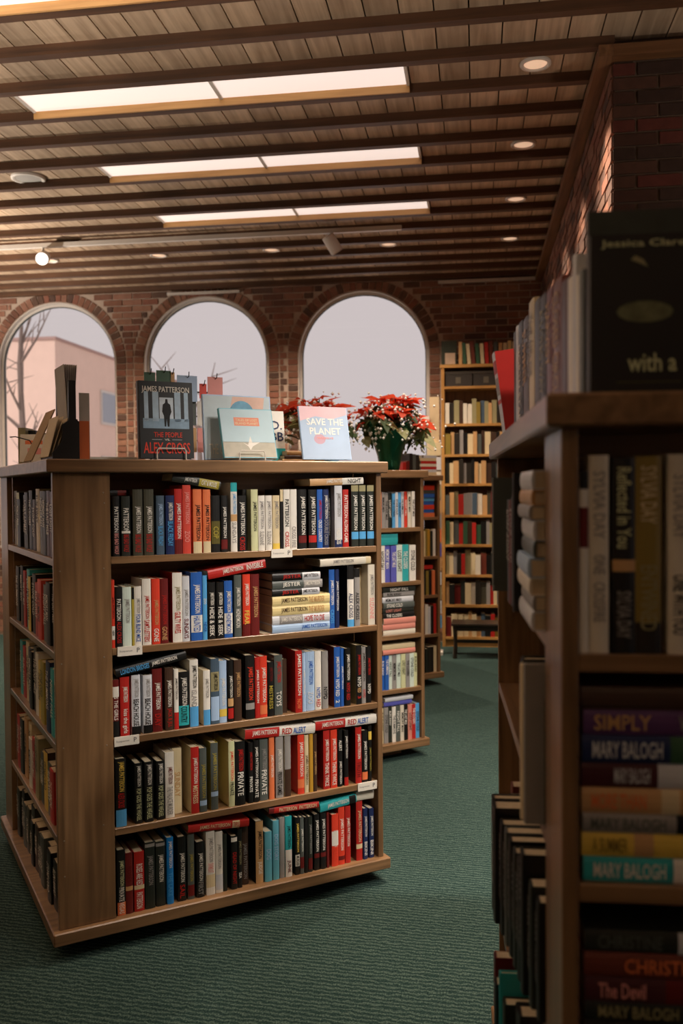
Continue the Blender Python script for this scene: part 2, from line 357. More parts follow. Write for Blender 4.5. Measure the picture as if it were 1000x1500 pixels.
# front of the large bookcase: shelf, offset, thickness, height, colour (spine/cover), set-back | lettering and bands (start..end from the top)
TABLE = '''
0 0.1899 0.0090 0.206 D 0.05|
0 0.1993 0.0231 0.206 K 0|PATTERSON W .18 .6;BIG BAD WOLF pk .62 .96
0 0.2294 0.0301 0.205 kg 0|PATTERSON W .2 .6;BIG BAD WOLF R .64 .93;#W .58 .62
0 0.2683 0.0342 0.228 ol 0|JP W .26 .66;BIG BAD WOLF R .68 .95
0 0.3063 0.0346 0.228 ol 0|JP W .26 .66;BIG BAD WOLF R .68 .95
0 0.3504 0.0283 0.206 sb 0|JP pb .14 .5;BLACK FRIDAY lb .52 .85
0 0.3835 0.0310 0.206 nv 0|JP W .12 .42;BLACK FRIDAY lb .44 .86
0 0.4158 0.0283 0.229 R 0|JP W .22 .76;#D .78 1
0 0.4458 0.0301 0.242 rs 0|JP pk .1 .56;ZOO pk .6 .9
0 0.4833 0.0319 0.227 or 0|JP K .24 .8;#cr .82 1
0 0.5213 0.0282 0.226 or 0|JP K .24 .8;#cr .82 1
0 0.5518 0.0326 0.204 K 0|#olv .45 .85;COP oly .5 .8
0 0.5881 0.0246 0.204 K 0|JP W .2 .75;#D .78 .95
0 0.6252 0.0248 0.250 W 0|#te 0 .13;JP lb .16 .45;SUNDAYS gy .5 .95;#tan .46 .56
0 0.6524 0.0333 0.203 K 0|JP W .12 .7;CROSS R .74 .98
0 0.6887 0.0150 0.225 K 0.04|
0 0.7048 0.0270 0.225 cg 0|JP K .2 .68
0 0.7326 0.0261 0.202 W 0|JP gy .1 .6;SUZANNE gy .65 .9
0 0.7615 0.0258 0.202 W 0|JP gy .1 .6;SUZANNE gy .65 .9
0 0.7901 0.0282 0.202 cr 0|JP gy .1 .6;#yl .88 1
0 0.8213 0.0123 0.224 K 0|#cr 0 .2
0 0.8347 0.0258 0.224 W 0|PATTERSON K .12 .66;CROSS R .68 .98
0 0.8628 0.0271 0.224 W 0|CROSS FIRE gy .62 .97
0 0.8967 0.0331 0.224 K 0|JP W .12 .76;#D .78 .9
0 0.9396 0.0335 0.223 K 0|JP W .12 .76;#R .78 .9
0 0.9742 0.0239 0.223 bl 0|JP R .18 .5;CROSS COUNTRY W .52 .9
0 0.9993 0.0246 0.223 nv 0|JP W .1 .5;DOUBLE CROSS gy .52 .95
0 1.0258 0.0236 0.236 K 0.03|JP gy .2 .8
0 1.0506 0.0328 0.237 pw 0|JP gy .12 .5;I ALEX CROSS W .7 .95;#nv .88 1
0 1.0862 0.0258 0.222 R 0|PATTERSON W .1 .5;ALONG CAME W .52 .92
0 1.1243 0.0316 0.238 kg 0|JP W .16 .73;#lb .76 .88;#olt 0 .1
0 1.1595 0.0294 0.238 kg 0|JP W .16 .73;#lb .76 .88;#olt 0 .1
0 1.1927 0.0309 0.238 kg 0|JP W .16 .73;#lb .76 .88;#olt 0 .1
h0 0.4083 0.2702 0.5850 0.2382 0.0287 kg 0|CAT & MOUSE W .6 .92;#oly .55 .97;JP W .25 .5
h0 0.9430 0.2493 1.1745 0.2565 0.0258 tan 0|JP W .3 .7;#W .6 1;NIGHT K .7 .95
h0 0.1940 0.2172 0.2606 0.2165 0.0185 K 0.06|#D .55 1
1 0.1899 0.0112 0.232 ro 0|JP K .2 .62;#W .68 .88;VIEW K .7 .86
1 0.2027 0.0243 0.207 K 0|PATTERSON W .2 .55;ALEX CROSS R .57 .93
1 0.2283 0.0306 0.205 mn 0|JP gy .2 .6
1 0.2599 0.0090 0.202 oly 0|#K 0 .2
1 0.2693 0.0254 0.205 W 0|JP gy .2 .45;FOUR BLIND MICE bl .47 .93
1 0.2964 0.0308 0.229 W 0|JP R .25 .6;SAM'S LETTERS R .62 .95
1 0.3301 0.0291 0.228 ro 0|JP tan .32 .7;GONE W .76 .96
1 0.3602 0.0294 0.226 D 0|JP R .25 .7;GONE tan .74 .95
1 0.4046 0.0358 0.245 W/R 0|JP olt .2 .54;GUILTY WIVES R .56 .87
1 0.4408 0.0261 0.231 pw 0|JP gy .2 .6;SUNDAYS D .65 .95
1 0.4720 0.0421 0.243 bl 0|JP W .18 .6;#W .63 .88;HAUNTED bl .64 .87
1 0.5150 0.0164 0.230 lb 0|ZOO W .3 .5;NEVER bl .7 .9
1 0.5352 0.0284 0.204 K 0|JP W .18 .4;HIDE & SEEK W .44 .95
1 0.5672 0.0276 0.203 K 0|JP W .18 .4;HIDE & SEEK W .44 .95
1 0.5975 0.0315 0.206 bl 0|JP W .18 .55;#W .57 .93;HONEYMOON bl .58 .92
1 0.6356 0.0281 0.225 gg 0|JP W .2 .5;HONEYMOON W .55 .85
1 0.6681 0.0295 0.226 ro 0|JP W .15 .5;FEAR yl .55 .85;#D .8 1
1 0.6997 0.0341 0.225 D 0|JP tan .2 .7
1 0.7477 0.0368 -0.002 R/D 0|JP W .14 .6;INVISIBLE W .64 .87
1 1.0240 0.0243 0.226 bl/K 0|JP W .18 .6;CROSS lb .65 .95
1 1.0495 0.0179 0.225 nv 0|JP W .2 .7
1 1.1023 0.0284 0.237 W/K 0|#K 0 .22;ALEX CROSS nv .45 .85;#lb .88 1
1 1.1337 0.0244 0.225 gy 0|#K 0 .15;ALEX CROSS K .4 .9
1 1.1599 0.0351 0.223 cr 0.05|
1 1.1954 0.0310 0.237 cw 0|JP gy .16 .5;SUZANNE pk .55 .9
h1 0.7825 0.0152 1.0223 0.0152 0.0305 pb 0|JP bl .5 .95
h1 0.7829 0.0476 1.0227 0.0476 0.0330 pw 0|JP W .15 .5;HOPE TO DIE R .55 .9;#gy .12 .52
h1 0.7833 0.0825 1.0230 0.0825 0.0355 yc 0|JP br .15 .6;THE MURDER tan .62 .9
h1 0.7837 0.1186 1.0233 0.1186 0.0355 yc 0|JP br .15 .6;THE MURDER tan .62 .9
h1 0.7841 0.1496 0.9797 0.1496 0.0254 K 0|JESTER R .2 .55;#pw .62 1;JP K .64 .95
h1 0.7845 0.1781 0.9917 0.1781 0.0304 gg 0|JESTER W .2 .55;#gy .62 1;JP W .64 .95
h1 0.7849 0.2078 0.9833 0.2078 0.0279 K 0|JESTER R .2 .6;#pw .62 1;JP K .64 .95
h1 0.5347 0.2310 0.7577 0.2624 0.0318 R 0|JP W .25 .6;INVISIBLE W .66 .95
h1 0.9835 0.2533 1.2058 0.2566 0.0273 cw 0|JP gy .25 .65;#cr .9 1
2 0.1899 0.0223 0.197 D 0|#W .12 .3;KISS THE GIRLS W .2 .7;#K .72 1
2 0.2156 0.0320 0.203 R 0|JP W .16 .42;kiss the girls W .54 .95
2 0.2548 0.0309 0.206 pw 0|JP gy .06 .37;BEACH HOUSE K .4 .85;#K .86 1
2 0.2953 0.0313 0.202 pw 0|JP gy .06 .37;BEACH HOUSE K .4 .85;#K .86 1
2 0.3293 0.0341 0.220 D 0|JP W .22 .64;DAY R .68 .95
2 0.3732 0.0296 0.220 br 0|JP W .2 .62;JACK & JILL R .65 .95
2 0.4052 0.0164 0.213 W 0|JP K .15 .5;#R .72 1
2 0.4225 0.0376 0.200 K 0|JP W .1 .6;#te .6 .95;COUNTRY K .62 .9
2 0.4646 0.0314 0.238 W 0|JP K .08 .42;#lb .7 1;ISLAND gy .45 .7
2 0.5134 0.0257 0.197 W/cr 0|JP gy .15 .5;#lb .72 1
2 0.5422 0.0311 0.235 sb 0|#olt .2 .5;JP K .22 .48;#pb .58 .95
2 0.5748 0.0282 0.225 pb 0|JP W .28 .72;#yl .78 .9
2 0.6073 0.0211 0.224 K 0|JP W .25 .6;#tan .62 .75;#R .78 .95
2 0.6310 0.0292 0.222 br 0|JP tan .2 .6
2 0.6765 0.0350 0.235 K 0|JP ro .18 .7;#gy .75 .85
2 0.7131 0.0190 0.224 R 0|JP W .2 .75
2 0.7332 0.0290 0.226 ro 0|JP W .18 .75;#or .8 .95
2 0.7642 0.0248 0.202 K 0|JP D .1 .35;MISTRESS oly .4 .9
2 0.7921 0.0334 0.224 gg 0|JP R .1 .45;TOYS W .6 .85
2 0.8281 0.0242 0.203 br 0.02|
2 0.8764 0.0285 0.234 R 0|JP W .05 .72;NOW or .75 .97
2 0.9066 0.0143 0.224 pb 0|JP W .1 .9
2 0.9226 0.0358 0.225 pb 0|JP bl .15 .55;ZOO pw .6 .95
2 0.9602 0.0274 0.224 W 0|NYPD bl .62 .8;RED R .82 .95
2 0.9906 0.0265 0.221 gy 0|NYPD K .6 .85
2 1.0427 0.0268 0.233 bl/D 0|JP W .16 .5;NYPD RED W .54 .82;2 W .86 .95
2 1.0706 0.0138 0.225 bl 0|JP W .1 .9
2 1.0904 0.0242 0.223 K 0|JP W .1 .55;NYPD RED R .6 .9
2 1.1390 0.0245 0.232 K/olt 0|JP R .16 .5;NYPD W .54 .7;RED tan .72 .8;3 R .84 .92
2 1.1647 0.0185 0.222 gy 0|JP K .1 .6;NYPD R .7 .95
2 1.1863 0.0217 0.222 K 0|JP R .2 .5;NYPD W .6 .9
h2 0.2015 0.2190 0.4501 0.2591 0.0280 K 0|LONDON BRIDGES lb .06 .46;JP W .5 .86
3 0.1967 0.0366 0.234 K 0|JP yl .04 .48;ALEX CROSS R .5 .72;#lb .75 1
3 0.2624 0.0263 0.210 K/kg 0|JP W .04 .38;POP GOES THE WEASEL cg .42 .95
3 0.2970 0.0304 0.210 K/kg 0|JP W .04 .38;POP GOES THE WEASEL cg .42 .95
3 0.3396 0.0284 0.206 K/kg 0|JP W .04 .38;POP GOES THE WEASEL cg .42 .95
3 0.3703 0.0326 0.232 W 0|JP D .22 .48;THE PALACE MURDER gy .52 .95
3 0.4065 0.0335 0.234 cr 0.03|SUNDAY tan .3 .8
3 0.4643 0.0305 0.238 R/cr 0|JP W .16 .55;MISTRESS cr .58 .85
3 0.4962 0.0266 0.229 gg 0|JP oly .25 .78;#pb .82 .9
3 0.5386 0.0275 0.243 gg/oly 0|JP oly .15 .7;#pb .73 .8
3 0.6064 0.0238 0.239 cg/cr 0|JP ro .15 .6;PRIVATE K .62 .83
3 0.6329 0.0374 0.234 K 0|JP R .12 .46;PRIVATE W .48 .85
3 0.6836 0.0189 0.223 K 0|JP R .15 .45;PRIVATE W .48 .9
3 0.7043 0.0217 0.228 K 0|JP W .1 .6;PRIVATE W .6 .95
3 0.7299 0.0329 0.228 gg 0|JP gy .15 .5;PRIVATE W .5 .9
3 0.7668 0.0210 0.231 or 0|JP W .28 .64
3 0.7934 0.0307 0.230 gy 0|JP W .2 .55;PRIVATE GAMES K .58 .95
3 0.8297 0.0254 0.228 gy/cr 0|#br .55 1
3 0.8835 0.0275 0.225 ro/R 0|JP W .12 .7;#or .75 .9
3 0.9121 0.0173 0.220 cr 0|JP br .3 .9
3 0.9323 0.0156 0.222 mu 0|
3 0.9485 0.0157 0.220 br 0|JP tan .3 .7
3 0.9936 0.0283 0.226 R 0|JP W .15 .52;THINK TWICE W .55 .95
3 1.0243 0.0286 0.225 ro 0|JP W .15 .52;THINK TWICE W .55 .95
3 1.0559 0.0198 0.221 K 0|ALERT W .05 .5;JP W .55 .95
3 1.0840 0.0181 0.215 K 0|JP W .1 .5;#R .85 1
3 1.1333 0.0276 0.221 R/D 0|JP W .12 .56;TRUTH D .6 .9
3 1.1632 0.0247 0.204 K 0|JP W .2 .75;#or .8 .95
3 1.1911 0.0143 0.220 K 0|#yl .1 .25;JP oly .3 .9
h3 0.6696 0.2569 0.9557 0.2428 0.0352 W 0|#R 0 .48;JP W .1 .44;RED R .52 .66;ALERT bl .68 .86
h3 0.9572 0.2492 1.2264 0.2454 0.0340 W 0|#R 0 .48;JP W .1 .44;RED R .52 .66;ALERT bl .68 .86
4 0.1970 0.0282 0.226 K 0|JP cg .16 .55;PRIVATE VEGAS W .57 .97;#or .8 1
4 0.2256 0.0254 0.211 D 0|ROSES D .2 .5;#tan .55 .62
4 0.2558 0.0359 0.207 R 0|ROSES ARE RED W .2 .56;#cr .56 .63;PATTERSON W .68 .95
4 0.2946 0.0349 0.233 kg 0|JP gy .2 .64;#gy .02 .07
4 0.3334 0.0333 0.228 kg 0|JP W .2 .62;#gy .02 .07
4 0.3718 0.0242 0.236 bb 0|JP W .05 .45;THE LAKE lb .5 .9
4 0.4125 0.0301 0.230 K 0|JP W .25 .7;SAIL R .74 .95
4 0.4488 0.0243 0.233 gg 0|JP oly .3 .72;#D .78 .95
4 0.4803 0.0292 0.200 K 0|JP W .2 .7;FIRST gy .72 .95
4 0.5167 0.0336 0.231 W 0|JP gy .1 .48;SWIMSUIT pk .5 .65;#cr .68 .88
4 0.5528 0.0277 0.223 W 0|JP gy .2 .6;#pw .7 .95
4 0.5825 0.0147 0.209 kg 0|
4 0.6130 0.0239 0.195 K 0|#W .02 .1;DEAD OF NIGHT R .3 .9
4 0.6388 0.0171 0.218 K 0|JP olt .2 .6;SEA W .62 .95
4 0.6586 0.0296 0.219 br 0.02|JP gy .3 .9
4 0.7102 0.0301 0.232 tan/K 0|JP K .15 .6;JUDGE W .65 .85
4 0.7453 0.0287 0.187 tl 0|DOG pb .3 .6
4 0.7789 0.0251 0.222 tl 0|DOG STORY pb .2 .7
4 0.8069 0.0213 0.228 gy 0|
4 0.8294 0.0271 0.229 te 0|#W .55 1;JP K .15 .52;JUNE D .7 .95
4 0.8701 0.0188 0.219 K 0|JP yl .1 .6;#W .65 .85;MURDER K .67 .84
4 0.8901 0.0161 0.216 gg 0|JP W .2 .6;#D .7 .9
4 0.9090 0.0144 0.213 K 0|
4 0.9252 0.0174 0.212 kg 0|JP gy .1 .7;#D .75 .95
4 0.9514 0.0228 0.215 K 0|JP W .1 .66;#D .7 .78
4 0.9777 0.0235 0.216 K 0|JP W .1 .66;#D .7 .78
4 1.0036 0.0106 0.215 D 0|
4 1.0261 0.0286 0.201 ro 0|JP W .3 .62;#W .32 .6;BLACK ro .65 .9
4 1.0562 0.0271 0.225 ro 0|JP W .2 .75;#D .85 .92
4 1.0863 0.0242 0.223 R 0|JP W .2 .7
4 1.1351 0.0276 0.233 R/D 0|JP cr .15 .68;#cr .72 .8
4 1.1656 0.0204 0.201 nv 0|JP W .15 .55;BIKINI W .62 .95
4 1.1934 0.0218 0.196 nv 0|JP W .15 .55;BIKINI W .62 .95
h4 0.4498 0.2543 0.6820 0.2363 0.0269 R 0|JP cr .18 .68;#cr .72 .84;TRIPLE R .73 .83
h4 0.7616 0.2641 0.9690 0.2538 0.0230 D 0|#R .1 1;PATTERSON cr .2 .55;PATTERSON cr .6 .95
h4 0.9747 0.2370 1.1335 0.2495 0.0316 te 0|JP W .2 .78;#K .8 .98
h4 1.1366 0.2517 1.2170 0.2490 0.0323 cw 0.01|
'''
HW = {(0, 1): 'tilted across the upright row on top shelf of large bookcase', (0, 2): 'near right end above top shelf row of large bookcase', (0, 3): 'pushed back beside the post on top shelf',
 (1, 8): 'sloping up over second shelf row of large bookcase', (1, 9): 'at right end above second shelf row of large bookcase', (2, 1): 'sloping over third shelf row beside the post',
 (3, 1): 'left one of two alike above fourth shelf row', (3, 2): 'right one of two alike above fourth shelf row', (4, 1): 'tilted near middle above bottom shelf row', (4, 2): 'tucked under fourth shelf, left of teal book', (4, 3): 'sloping above bottom shelf row near right end', (4, 4): 'short end right of the teal book, bottom shelf'}
_it = [x for ln in TABLE.strip().split('\n') for x in ln.split('|')[1].split(';')]
TEXTS = [x.rsplit(' ', 3)[0] for x in _it if x and not x.startswith('#')] + ['JAMES PATTERSON', 'PATTERSON', 'Suspense', 'P', 'DARK HORSE', 'Jessica Clare', 'with a', 'THE PEOPLE', 'VS.', 'ALEX CROSS', 'THE GIANT', 'TALES OF LOST', 'ISLAND PLANET', 'SAVE THE', 'PLANET', 'PRESERVE', 'D.', 'BB',
 'THE LAST MILE', 'MEMORY MAN', 'NIGHT FALL', 'THE SUMMONS', 'RUN AWAY', 'STONE COLD', 'THE CLOSERS', 'LOST LIGHT', 'SYLVIA DAY', 'ONE', 'CROSSFIRE', 'Reflected in You', 'ENTWINED', 'ONE WITH YOU', 'MARY BALOGH', 'A SUMMER', 'MORE THAN', 'SIMPLY', 'WED', 'The Devil', 'CHRISTINE', 'THE GIRL', 'CLOSED CIRCLE', 'HARVEST', 'NORTH STAR', 'A LONG WAY', 'THE FIELDS', 'SUMMER']

# ================================================================== the room
ZB, ZP = 3.66, 3.71            # underside of beams, underside of planks
YW, WT = 9.2, 0.15                       # back wall
XR, YR = 0.66, 4.55            # brick corner on the right
XL, XE, YN = -7.0, 5.2, -3.2   # far left wall, far right wall, wall behind
struct(boxo('floor', XL-.3, XE+.3, YN-.3, YW+WT, -0.1, 0, carpet))
ceil = struct(boxo('ceiling', XL-.3, XE+.3, YN-.3, YW+WT, 3.735, 4.0, mortar_d))
PW = 0.155
pl_me = MB().box(0.0035, PW-0.0035, YN, YW, ZP, 3.733)
pl_mesh = mesh('plank', pl_me.v, pl_me.f, plank_m)
n = int((XE-XL)/PW)
for i in range(n):
    link('plank', pl_mesh, ceil, T((XL+i*PW, 0, 0)))
BY = lambda i: 4.189+.3557*i
bm_ = MB().box(XL, XE, -.052, 0, ZB, ZP); beam_long = mesh('beam', bm_.v, bm_.f, beam_m)
bm_ = MB().box(XL, XR, -.052, 0, ZB, ZP); beam_short = mesh('beam', bm_.v, bm_.f, beam_m)
for i in range(-20, 15):
    link('beam', beam_long if BY(i) < YR-.1 else beam_short, ceil, T((0, min(BY(i), YW-.002), 0)))
# ceiling light panels between the beams
ROWS = [7, 4, 1, -2, -5, -8]
for r, i in enumerate(ROWS):
    y0, y1 = BY(i), BY(i+1)-.06
    sk = empty('ceiling_light_panel', loc=(-1.4, (y0+y1)/2, ZP))
    nm = ['farthest', 'middle', 'nearest complete', 'partly cropped', 'overhead', 'rear overhead'][r]
    tag(sk, '%s long glowing ceiling light panel between wooden beams' % nm, 'light', 'ceiling light panels')
    cx, cy = -1.4, (y0+y1)/2
    for a, b_ in ((-2.44, -1.375), (-1.355, -.355)):
        boxo('diffuser', a-cx, b_-cx, y0+.012-cy, y1-.012-cy, -.012, -.004, panel_m, sk)
    f = MB().box(-1.375-cx, -1.355-cx, y0-cy, y1-cy, -.02, -.001).box(-2.455-cx, -2.44-cx, y0-cy, y1-cy, -.02, -.001).box(-.355-cx, -.34-cx, y0-cy, y1-cy, -.02, -.001).box(-2.455-cx, -.34-cx, y0-cy, y0+.012-cy, -.018, -.001)
    f.build('divider_frame', white_metal, sk)
    boxo('trim_strip', -2.455-cx, -.34-cx, y1-.012-cy, y1-.0005-cy, -.052, -.001, trim_m, sk)
# recessed downlights
DL = [(.305, 4.72, 'nearest recessed downlight by the brick wall'), (.30, 5.80, 'second recessed downlight along the brick wall'), (.30, 6.87, 'third recessed downlight along the brick wall'), (.295, 7.94, 'farthest recessed downlight beside the brick wall'),
      (-.75, 7.94, 'recessed downlight above the rightmost arched window'), (-1.80, 7.94, 'recessed downlight near the ceiling above the middle piers'), (-2.85, 7.94, 'leftmost recessed downlight in the far ceiling bay')]
DL += [(x, y, 'recessed downlight added for light overhead, out of the picture') for x, y in ((.305, 3.65), (.305, 2.58), (1.4, 3.0), (2.5, 3.0), (-3.9, 5.8), (-3.9, 7.94), (-4.95, 7.94))]  # unseen downlights, added to brighten the room and shelves
PEN = [420, 40, 600, 190]
DLW = [230, 110, 100, 100, 190, 190, 190] + [430, 100, 30, 0, 130, 190, 190]
for k, (x, y, lb) in enumerate(DL):
    o = empty('downlight', loc=(x, y, ZP)); tag(o, lb, 'light', 'recessed downlights')
    MB().lathe([(.078, -.001), (.078, -.012), (.066, -.016), (.058, -.008), (.058, -.001)], 24).build('trim_ring', white_metal, o, smooth=True)
    MB().lathe([(.0581, -.005), (.035, -.009), (.0005, -.011)], 24).build('lens', lamp_m, o, smooth=True)
    l = light('downlight_lamp', 'SPOT', (0, 0, -.02), DLW[k], (1, .80, .62), None, spot_size=math.radians(95 if k < 4 else (76 if 7 <= k < 11 else 130)), spot_blend=1.0, shadow_soft_size=.0 if k < 7 else .05)
    l.parent = o
# unseen floor lamps, added to throw light up to the ceiling
for k, (x, y) in enumerate(((-3.1, 1.7), (2.1, 2.9), (-5.6, 6.4), (-.6, -1.6))):
    o = empty('added_uplight', loc=(x, y, 0)); tag(o, 'added uplight, tall floor lamp with upturned bowl, out of the picture', 'lamp', 'added floor lamps')
    MB().lathe([(.0005, .03), (.13, .025), (.14, .0005)], 24).build('base', dark_metal, o, smooth=True)
    MB().tube([(0, 0, .02), (0, 0, 1.72)], .012, 10).build('pole', dark_metal, o)
    MB().lathe([(.02, 1.72), (.10, 1.76), (.17, 1.84), (.172, 1.84), (.10, 1.75), (.02, 1.71)], 24).build('bowl', white_metal, o, smooth=True)
    l = light('added_uplight_bulb', 'SPOT', (0, 0, 1.80), PEN[k], (1, .88, .76), (math.pi, 0, 0), spot_size=math.radians(150), spot_blend=.6, shadow_soft_size=.05); l.parent = o
sp = empty('ceiling_speaker', loc=(-3.02, 5.85, ZP)); tag(sp, 'round white ceiling speaker between the beams on the left', 'speaker')
MB().lathe([(.115, -.001), (.115, -.014), (.10, -.018), (.085, -.010)], 28).build('rim', white_metal, sp, smooth=True)
MB().lathe([(.085, -.011), (.04, -.014), (.0005, -.014)], 28).build('grille', mat('speaker_grille', (168, 164, 158), .6), sp, smooth=True)
# track with two spots
tk = boxo('lighting_track', -5.2, -.58, 7.23, 7.262, 3.625, 3.66, white_metal); tag(tk, 'thin pale lighting track crossing the ceiling beams', 'light track')
def spot(x, y, lb, aim, lit):
    o = empty('track_spotlight', loc=(x, y, 3.625)); tag(o, lb, 'spotlight', 'spotlights on the track')
    MB().tube([(0, 0, 0), (0, 0, -.055)], .012, 10).build('stem', white_metal, o)
    a = Vector(aim).normalized(); c = Vector((0, 0, -.085)); r = .052
    MB().tube([c-a*.075, c-a*.07, c+a*.07], [r*.8, r, r], 20).build('housing', white_metal, o, smooth=False)
    MB().tube([c+a*.0705, c+a*.078], [r*.94, r*.9], 20).build('lens', bulb_m if lit else mat('unlit_lens', (196, 188, 178), .3), o)
    return o
def track_lamp(o, aim, w, size=56):
    l = light('added_spot_lamp', 'SPOT', (0, 0, 0), w, (1, .91, .82), None, spot_size=math.radians(size), spot_blend=.8, shadow_soft_size=.045); a = Vector(aim).normalized()
    l.parent = o; l.location = Vector((0, 0, -.085))+a*.09; l.rotation_euler = a.to_track_quat('-Z', 'Y').to_euler()
added_track = boxo('lighting_track', .6, 3.2, 1.58, 1.612, 3.625, 3.66, white_metal); tag(added_track, 'pale lighting track added overhead, out of the picture', 'light track')  # unseen track, added with its spots to light the bookcase fronts
for x, w, tgt in ((.8, 100, (-.3, 3.7, .6)), (1.6, 170, (-.3, 3.7, .6)), (2.4, 190, (-.3, 4.2, .6))):
    aim = Vector(tgt)-Vector((x, 1.596, 3.54)); o = spot(x, 1.596, 'white track spotlight added for light overhead, out of the picture', aim, True); track_lamp(o, aim, w)
spot(-3.62, 7.246, 'lit white track spotlight above the leftmost arched window', (.3, -.9, -.35), True)
spot(-1.14, 7.246, 'white cylinder track spotlight above the rightmost arched window', (.35, .25, -.6), False)

# back wall with arched windows
WC = [-1.139, -2.80, -4.46, -6.12]; R_ = 0.67; ZS = 2.915; SILL = 0.95; WT = 0.15
def arch_z(x, c): return ZS+math.sqrt(max(R_*R_-(x-c)**2, 0))
def back_wall():
    b = MB(); y = YW; X0, X1 = XL-.3, XR+.02; H = 3.735
    edges = sorted([(c-R_, c+R_, c) for c in WC]); x = X0
    for a, e, c in edges:
        b.poly([(x, y, 0), (a, y, 0), (a, y, H), (x, y, H)]); b.poly([(a, y, 0), (e, y, 0), (e, y, SILL), (a, y, SILL)])
        xs = [c-R_*math.cos(math.pi*k/32) for k in range(33)]
        for p, q in zip(xs, xs[1:]):
            b.poly([(p, y, arch_z(p, c)), (q, y, arch_z(q, c)), (q, y, H), (p, y, H)])
        x = e
    b.poly([(x, y, 0), (X1, y, 0), (X1, y, H), (x, y, H)])
    # outer leaf with the same openings
    fb = list(b.f); nv = len(b.v); b.v += [(vx, vy+WT, vz) for vx, vy, vz in b.v]; b.f += [tuple(nv+i for i in reversed(f)) for f in fb]
    return b.build('wall_back', mortar)
wb = struct(back_wall())
def outline(c, r):
    return [(c-r, SILL), (c-r, ZS)] + [(c-r*math.cos(math.pi*k/28), ZS+r*math.sin(math.pi*k/28)) for k in range(1, 28)] + [(c+r, ZS), (c+r, SILL)]
for k, c in enumerate(reversed(WC)):
    wv = struct(empty('window_%d' % (k+1), loc=(c, YW+.12, SILL)))
    def ring(name, r0, r1, ya, yb, m):
        o0, o1 = outline(c, r0), outline(c, r1); n_ = len(o0); v = []
        for oo in (o0, o1):
            for yy in (ya, yb): v += [(x-c, yy-(YW+.12), z-SILL) for x, z in oo]
        f = []
        for i in range(n_-1):
            f += [(i, i+1, n_+i+1, n_+i), (2*n_+i+1, 2*n_+i, 3*n_+i, 3*n_+i+1), (i+1, i, 2*n_+i, 2*n_+i+1), (n_+i, n_+i+1, 3*n_+i+1, 3*n_+i)]
        link(name, mesh(name, v, f, m), wv)
    ring('reveal', R_+.004, R_-.006, YW-.004, YW+WT, frame_m)
    ring('frame', R_-.006, R_-.030, YW+.05, YW+.09, frame_m)
    ring('gasket', R_-.030, R_-.038, YW+.06, YW+.08, frame_d)
    boxo('sill', -R_+.006, R_-.006, -.16, .03, 0, .03, frame_m, wv)
    oo = outline(c, R_-.04)
    link('pane', mesh('pane', [(x-c, -.05, z-SILL) for x, z in oo], [tuple(range(len(oo)))], glass), wv)
# bricks of the back wall
ub = MB().box(-.5, .5, -.5, .5, -.5, .5); unit_brick = mesh('brick', ub.v, ub.f, brick_o)
unit_shaded = mesh('brick', ub.v, ub.f, brick_n)
def S(x, y, z): return Matrix.Diagonal((x, y, z, 1))
CH = 0.0672; BL = 0.204; J = 0.0135; RING = 0.112
cand = []
for c in WC:
    n_ = 34
    for k in range(n_):
        a = math.pi*(k+.5)/n_; rm = R_+.006+RING/2
        cand.append((T((c-rm*math.cos(a), YW-.002, ZS+rm*math.sin(a))) @ Ry(a-math.pi/2), (math.pi*rm/n_-J*.8, .016, RING-J)))
    z = ZS-CH/2
    while z > SILL+.03:
        for s in (-1, 1): cand.append((T((c+s*(R_+.004+RING/2), YW-.002, z)), (RING-J, .014+random.random()*.006, CH-J)))
        z -= CH
row = 0; z = ZB+.03
ring_n = len(cand)
while z > .03:
    free = []; x = XL
    for c in sorted(WC):
        if z < SILL+.02: break
        rr = R_+RING+.008; zc = z
        half = rr if zc < ZS else (math.sqrt(rr*rr-(max(zc-CH/2, ZS)-ZS)**2) if max(zc-CH/2, ZS)-ZS < rr else 0)
        if half > .02: free.append((x, c-half)); x = c+half
    free.append((x, XR))
    for a, e in free:
        off = (row % 2)*(BL+J)/2
        x = math.floor((a-off)/(BL+J))*(BL+J)+off
        while x < e:
            p, q = max(x, a+J/2), min(x+BL, e-J/2)
            if q-p > .028: cand.append((T(((p+q)/2, YW-.002, z)), (q-p, .012+random.random()*.008, CH-J)))
            x += BL+J
    row += 1; z -= CH
order = sorted(range(len(cand)), key=lambda i: (0 if cand[i][0].translation.x > -5.15 and cand[i][0].translation.z > 1.9 else 1, -cand[i][0].translation.z))
rest = MB()
for k, i in enumerate(order):
    Mx, s = cand[i]
    if k < 300: link('brick', unit_brick, wb, Mx @ S(*s))
    else: rest.box(-s[0]/2, s[0]/2, -s[1]/2, s[1]/2, -s[2]/2, s[2]/2, Mx)
o = rest.build('brickwork', brick_s, wb); o['kind'] = 'stuff'
# slim rails fixed near the top of the back wall
o = boxo('wall_rail', -.37, .63, YW-.05, YW-.02, 3.615, 3.645, white_metal); tag(o, 'slim pale rail high on brick wall right of the windows', 'rail')
o = boxo('wall_rail', -3.2, -2.42, YW-.05, YW-.02, 3.61, 3.635, white_metal); tag(o, 'short slim pale rail over the middle arched window', 'rail')
